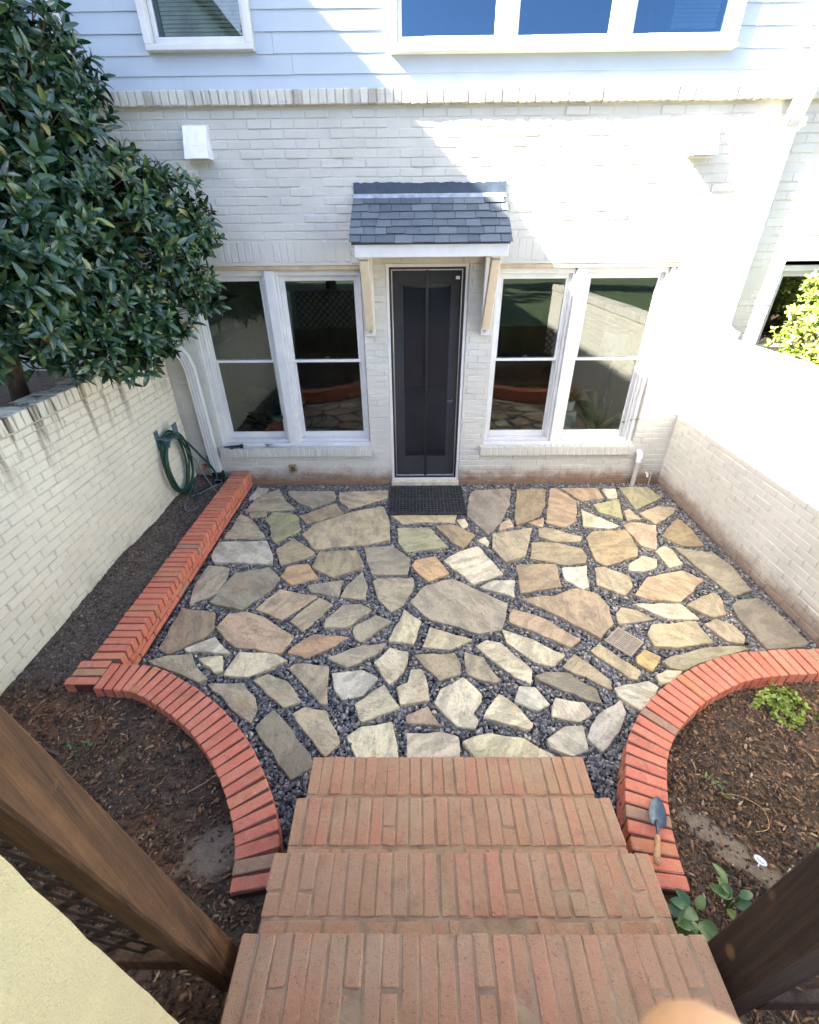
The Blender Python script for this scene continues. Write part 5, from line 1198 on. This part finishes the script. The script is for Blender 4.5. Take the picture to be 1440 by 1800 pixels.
# ================================================================== BEHIND THE GLASS
def room_plant(base, n, L, w, mat, label, up=1.2, pot=None, seed=1, name='house_plant'):
    t = thing(name, base, label, 'house plant'); r = np.random.default_rng(seed)
    if pot: MB().lathe([(0.0, 0), (pot*0.75, 0), (pot, pot*1.7), (pot*0.9, pot*1.7), (pot*0.85, pot*1.4), (0, pot*1.4)], base, 20).build('pot', M['ceramic'], t, smooth=True)
    z0 = pot*1.4 if pot else 0.0
    a = r.uniform(0, 6.28, n); D = np.stack([np.cos(a), np.sin(a), r.uniform(up*0.3, up, n)], 1); O = np.array(base)[None]+np.array([0, 0, z0])+np.stack([np.cos(a)*0.02, np.sin(a)*0.02, np.zeros(n)], 1)
    if w > 0.2: O = O+D*r.uniform(0.1, 0.9, (n, 1))*L*1.6
    o = obj('foliage', leaves_mesh('foliage', O, leaf_frames(O, D, np.tile([0, 0, 1.0], (n, 1)), L*r.uniform(0.6, 1.1, n)), leaf_template(w, 0.3, 0.04), mat), t)
tb_ = thing('side_table', (1.93, 5.6, 0.02), 'low honey wood table inside the window nearest the sunny wall', 'table')
MB().box((1.72, 5.30, 0.46), (2.12, 5.72, 0.50), 0.005).build('table_top', M['orangewood'], tb_)
for x in (1.75, 2.09):
    for y in (5.33, 5.69): MB().box((x-0.02, y-0.02, 0.02), (x+0.02, y+0.02, 0.46)).build('leg', M['orangewood'], tb_)
tag(MB().box((1.83, 5.32, 0.50), (2.00, 5.49, 0.80), 0.006).build('plant_stand', M['greybox']), 'grey box stand on the honey wood table behind glass', 'stand')
room_plant((1.915, 5.405, 0.80), 30, 0.26, 0.05, M['leaf_lime'], 'spider plant in a white pot on the grey stand behind glass', 1.6, 0.07, 61)
room_plant((2.33, 5.48, 0.30), 16, 0.72, 0.055, M['leaf_lime'], 'tall strappy snake plant in the corner behind the glass', 4.5, None, 62)
lp_ = thing('table_lamp', (2.42, 5.62, 0.02), 'lamp with a pale drum shade in the window nearest the sunny wall', 'lamp')
MB().lathe([(0.17, 1.38), (0.19, 1.38), (0.15, 1.66), (0.13, 1.66), (0.17, 1.38)], (2.42, 5.62, 0.0), 24).build('lamp_shade', M['shade'], lp_, smooth=True)
MB().tube([(2.42, 5.62, 0.02), (2.42, 5.62, 1.5)], 0.015, 8).build('lamp_pole', M['darkmetal'], lp_)
room_plant((-1.66, 5.50, 0.25), 44, 0.24, 0.34, M['leaf'], 'dark broad leaved house plant behind the glass by the downspout', 2.2, None, 63)
sh_ = thing('wall_shelf', (-2.5, 5.9, 1.5), 'pale wall shelf with books inside the window by the downspout', 'shelf')
for zz in (1.50, 1.92): MB().box((-2.61, 5.45, zz), (-2.38, 6.9, zz+0.04), 0.004).build('shelf_board', M['trim'], sh_)
for k, (y, w, hgt, mt_, lab) in enumerate(((5.55, 0.05, 0.25, 'orangewood', 'thick orange brown book at the window end of the pale shelf'), (5.62, 0.03, 0.20, 'roomdark', 'thin dark book beside the orange brown one on the shelf'), (5.67, 0.04, 0.23, 'blind', 'pale book in the middle of the row on the shelf'), (5.73, 0.06, 0.18, 'greybox', 'short thick grey book at the inner end of the row'))):
    tag(MB().box((-2.60, y, 1.541), (-2.44, y+w, 1.541+hgt), 0.002).build('book', M[mt_]), lab, 'book', 'books on the shelf behind the glass')
ch = thing('ring_chandelier', (0.2, 7.0, 2.1), 'round white ring chandelier seen faintly through the screen door', 'lamp')
MB().lathe([(0.30, 0), (0.32, 0), (0.32, 0.09), (0.30, 0.09), (0.30, 0)], (0.2, 7.0, 2.05), 28).build('ring', M['shade'], ch, smooth=True)
for k in range(3): a = k*2.09; MB().tube([(0.2+0.31*math.cos(a), 7+0.31*math.sin(a), 2.14), (0.2, 7.0, 2.7)], 0.005, 6).build('cord', M['darkmetal'], ch)

# ================================================================== TREES IN THE UPPER YARD (mirrored in the panes)
for k, (x, y, h, rad, lab) in enumerate(((-3.2, -9.5, 6.5, 2.0, 'rounded leafy tree on the lawn mirrored in the windows, nearest the tall neighbouring house'), (1.6, -11.5, 6.2, 2.0, 'tallest leafy tree on the lawn behind the steps, mirrored in the windows'), (6.0, -9.0, 6.0, 2.0, 'leafy tree on the lawn on the sunny wall side, mirrored in the windows'))):
    t = thing('lawn_tree', (x, y, 0.88), lab, 'tree', 'trees on the upper lawn'); r = np.random.default_rng(70+k)
    cl = [(x+r.normal(0, rad*0.5), y+r.normal(0, rad*0.4), 0.9+h*r.uniform(0.35, 0.95), rad*r.uniform(0.35, 0.6)) for _ in range(14)]
    C, A = clump_tips(cl, 60, r, 0.4); branchy('trunk', None, [(x, y, 0.8), (x+0.1, y, h*0.3), (x, y+0.1, h*0.6), (x, y, h*0.85)], C, M['bark'], t, 0.22, 40)
    O, D, N, S = whorls(C, A, r, 6, 8, 0.30, gap=0.05); o = obj('crown', leaves_mesh('crown', O, leaf_frames(O, D, N, S), leaf_template(0.28, 0.1, 0.04), M['leaf_far']), t); o['kind'] = 'stuff'

# ================================================================== THE PHOTOGRAPHER'S HAND
def camp(r, d, f): return tuple(CAM+right*r+down*d+fwd*f)
J = [(0.150, 0.330, -0.360, 0.040), (0.120, 0.240, -0.220, 0.034), (0.097, 0.172, -0.100, 0.026), (0.088, 0.146, -0.045, 0.026),      # forearm, wrist, palm
     (0.070, 0.122, 0.000, 0.0105), (0.054, 0.103, 0.028, 0.0095), (0.041, 0.083, 0.045, 0.0088), (0.0295, 0.0570, 0.0505, 0.0100),   # index
     (0.088, 0.124, 0.004, 0.0105), (0.078, 0.105, 0.036, 0.0098), (0.066, 0.104, 0.060, 0.0088), (0.054, 0.112, 0.064, 0.0078),      # middle
     (0.104, 0.130, 0.000, 0.0100), (0.098, 0.114, 0.032, 0.0092), (0.086, 0.116, 0.054, 0.0084), (0.074, 0.124, 0.056, 0.0074),      # ring
     (0.117, 0.140, -0.010, 0.0088), (0.115, 0.128, 0.018, 0.0080), (0.105, 0.130, 0.036, 0.0072), (0.095, 0.137, 0.038, 0.0064),     # little
     (0.066, 0.150, -0.050, 0.0125), (0.046, 0.138, -0.022, 0.0110), (0.036, 0.122, 0.004, 0.0098)]                                   # thumb
E_ = [(0, 1), (1, 2), (2, 3), (3, 4), (4, 5), (5, 6), (6, 7), (3, 8), (8, 9), (9, 10), (10, 11), (3, 12), (12, 13), (13, 14), (14, 15), (3, 16), (16, 17), (17, 18), (18, 19), (3, 20), (20, 21), (21, 22)]
me = bpy.data.meshes.new('hand'); me.from_pydata([camp(*j[:3]) for j in J], E_, []); me.materials.append(M['skin'])
hand = obj('person', me); tag(hand, 'hand of the photographer, its out of focus fingertip at the bottom edge', 'person')
mod = hand.modifiers.new('skin', 'SKIN'); mod.use_smooth_shade = True
for v, j in zip(me.skin_vertices[0].data, J): v.radius = (j[3], j[3])
me.skin_vertices[0].data[3].use_root = True
sub = hand.modifiers.new('smooth', 'SUBSURF'); sub.levels = 2; sub.render_levels = 2
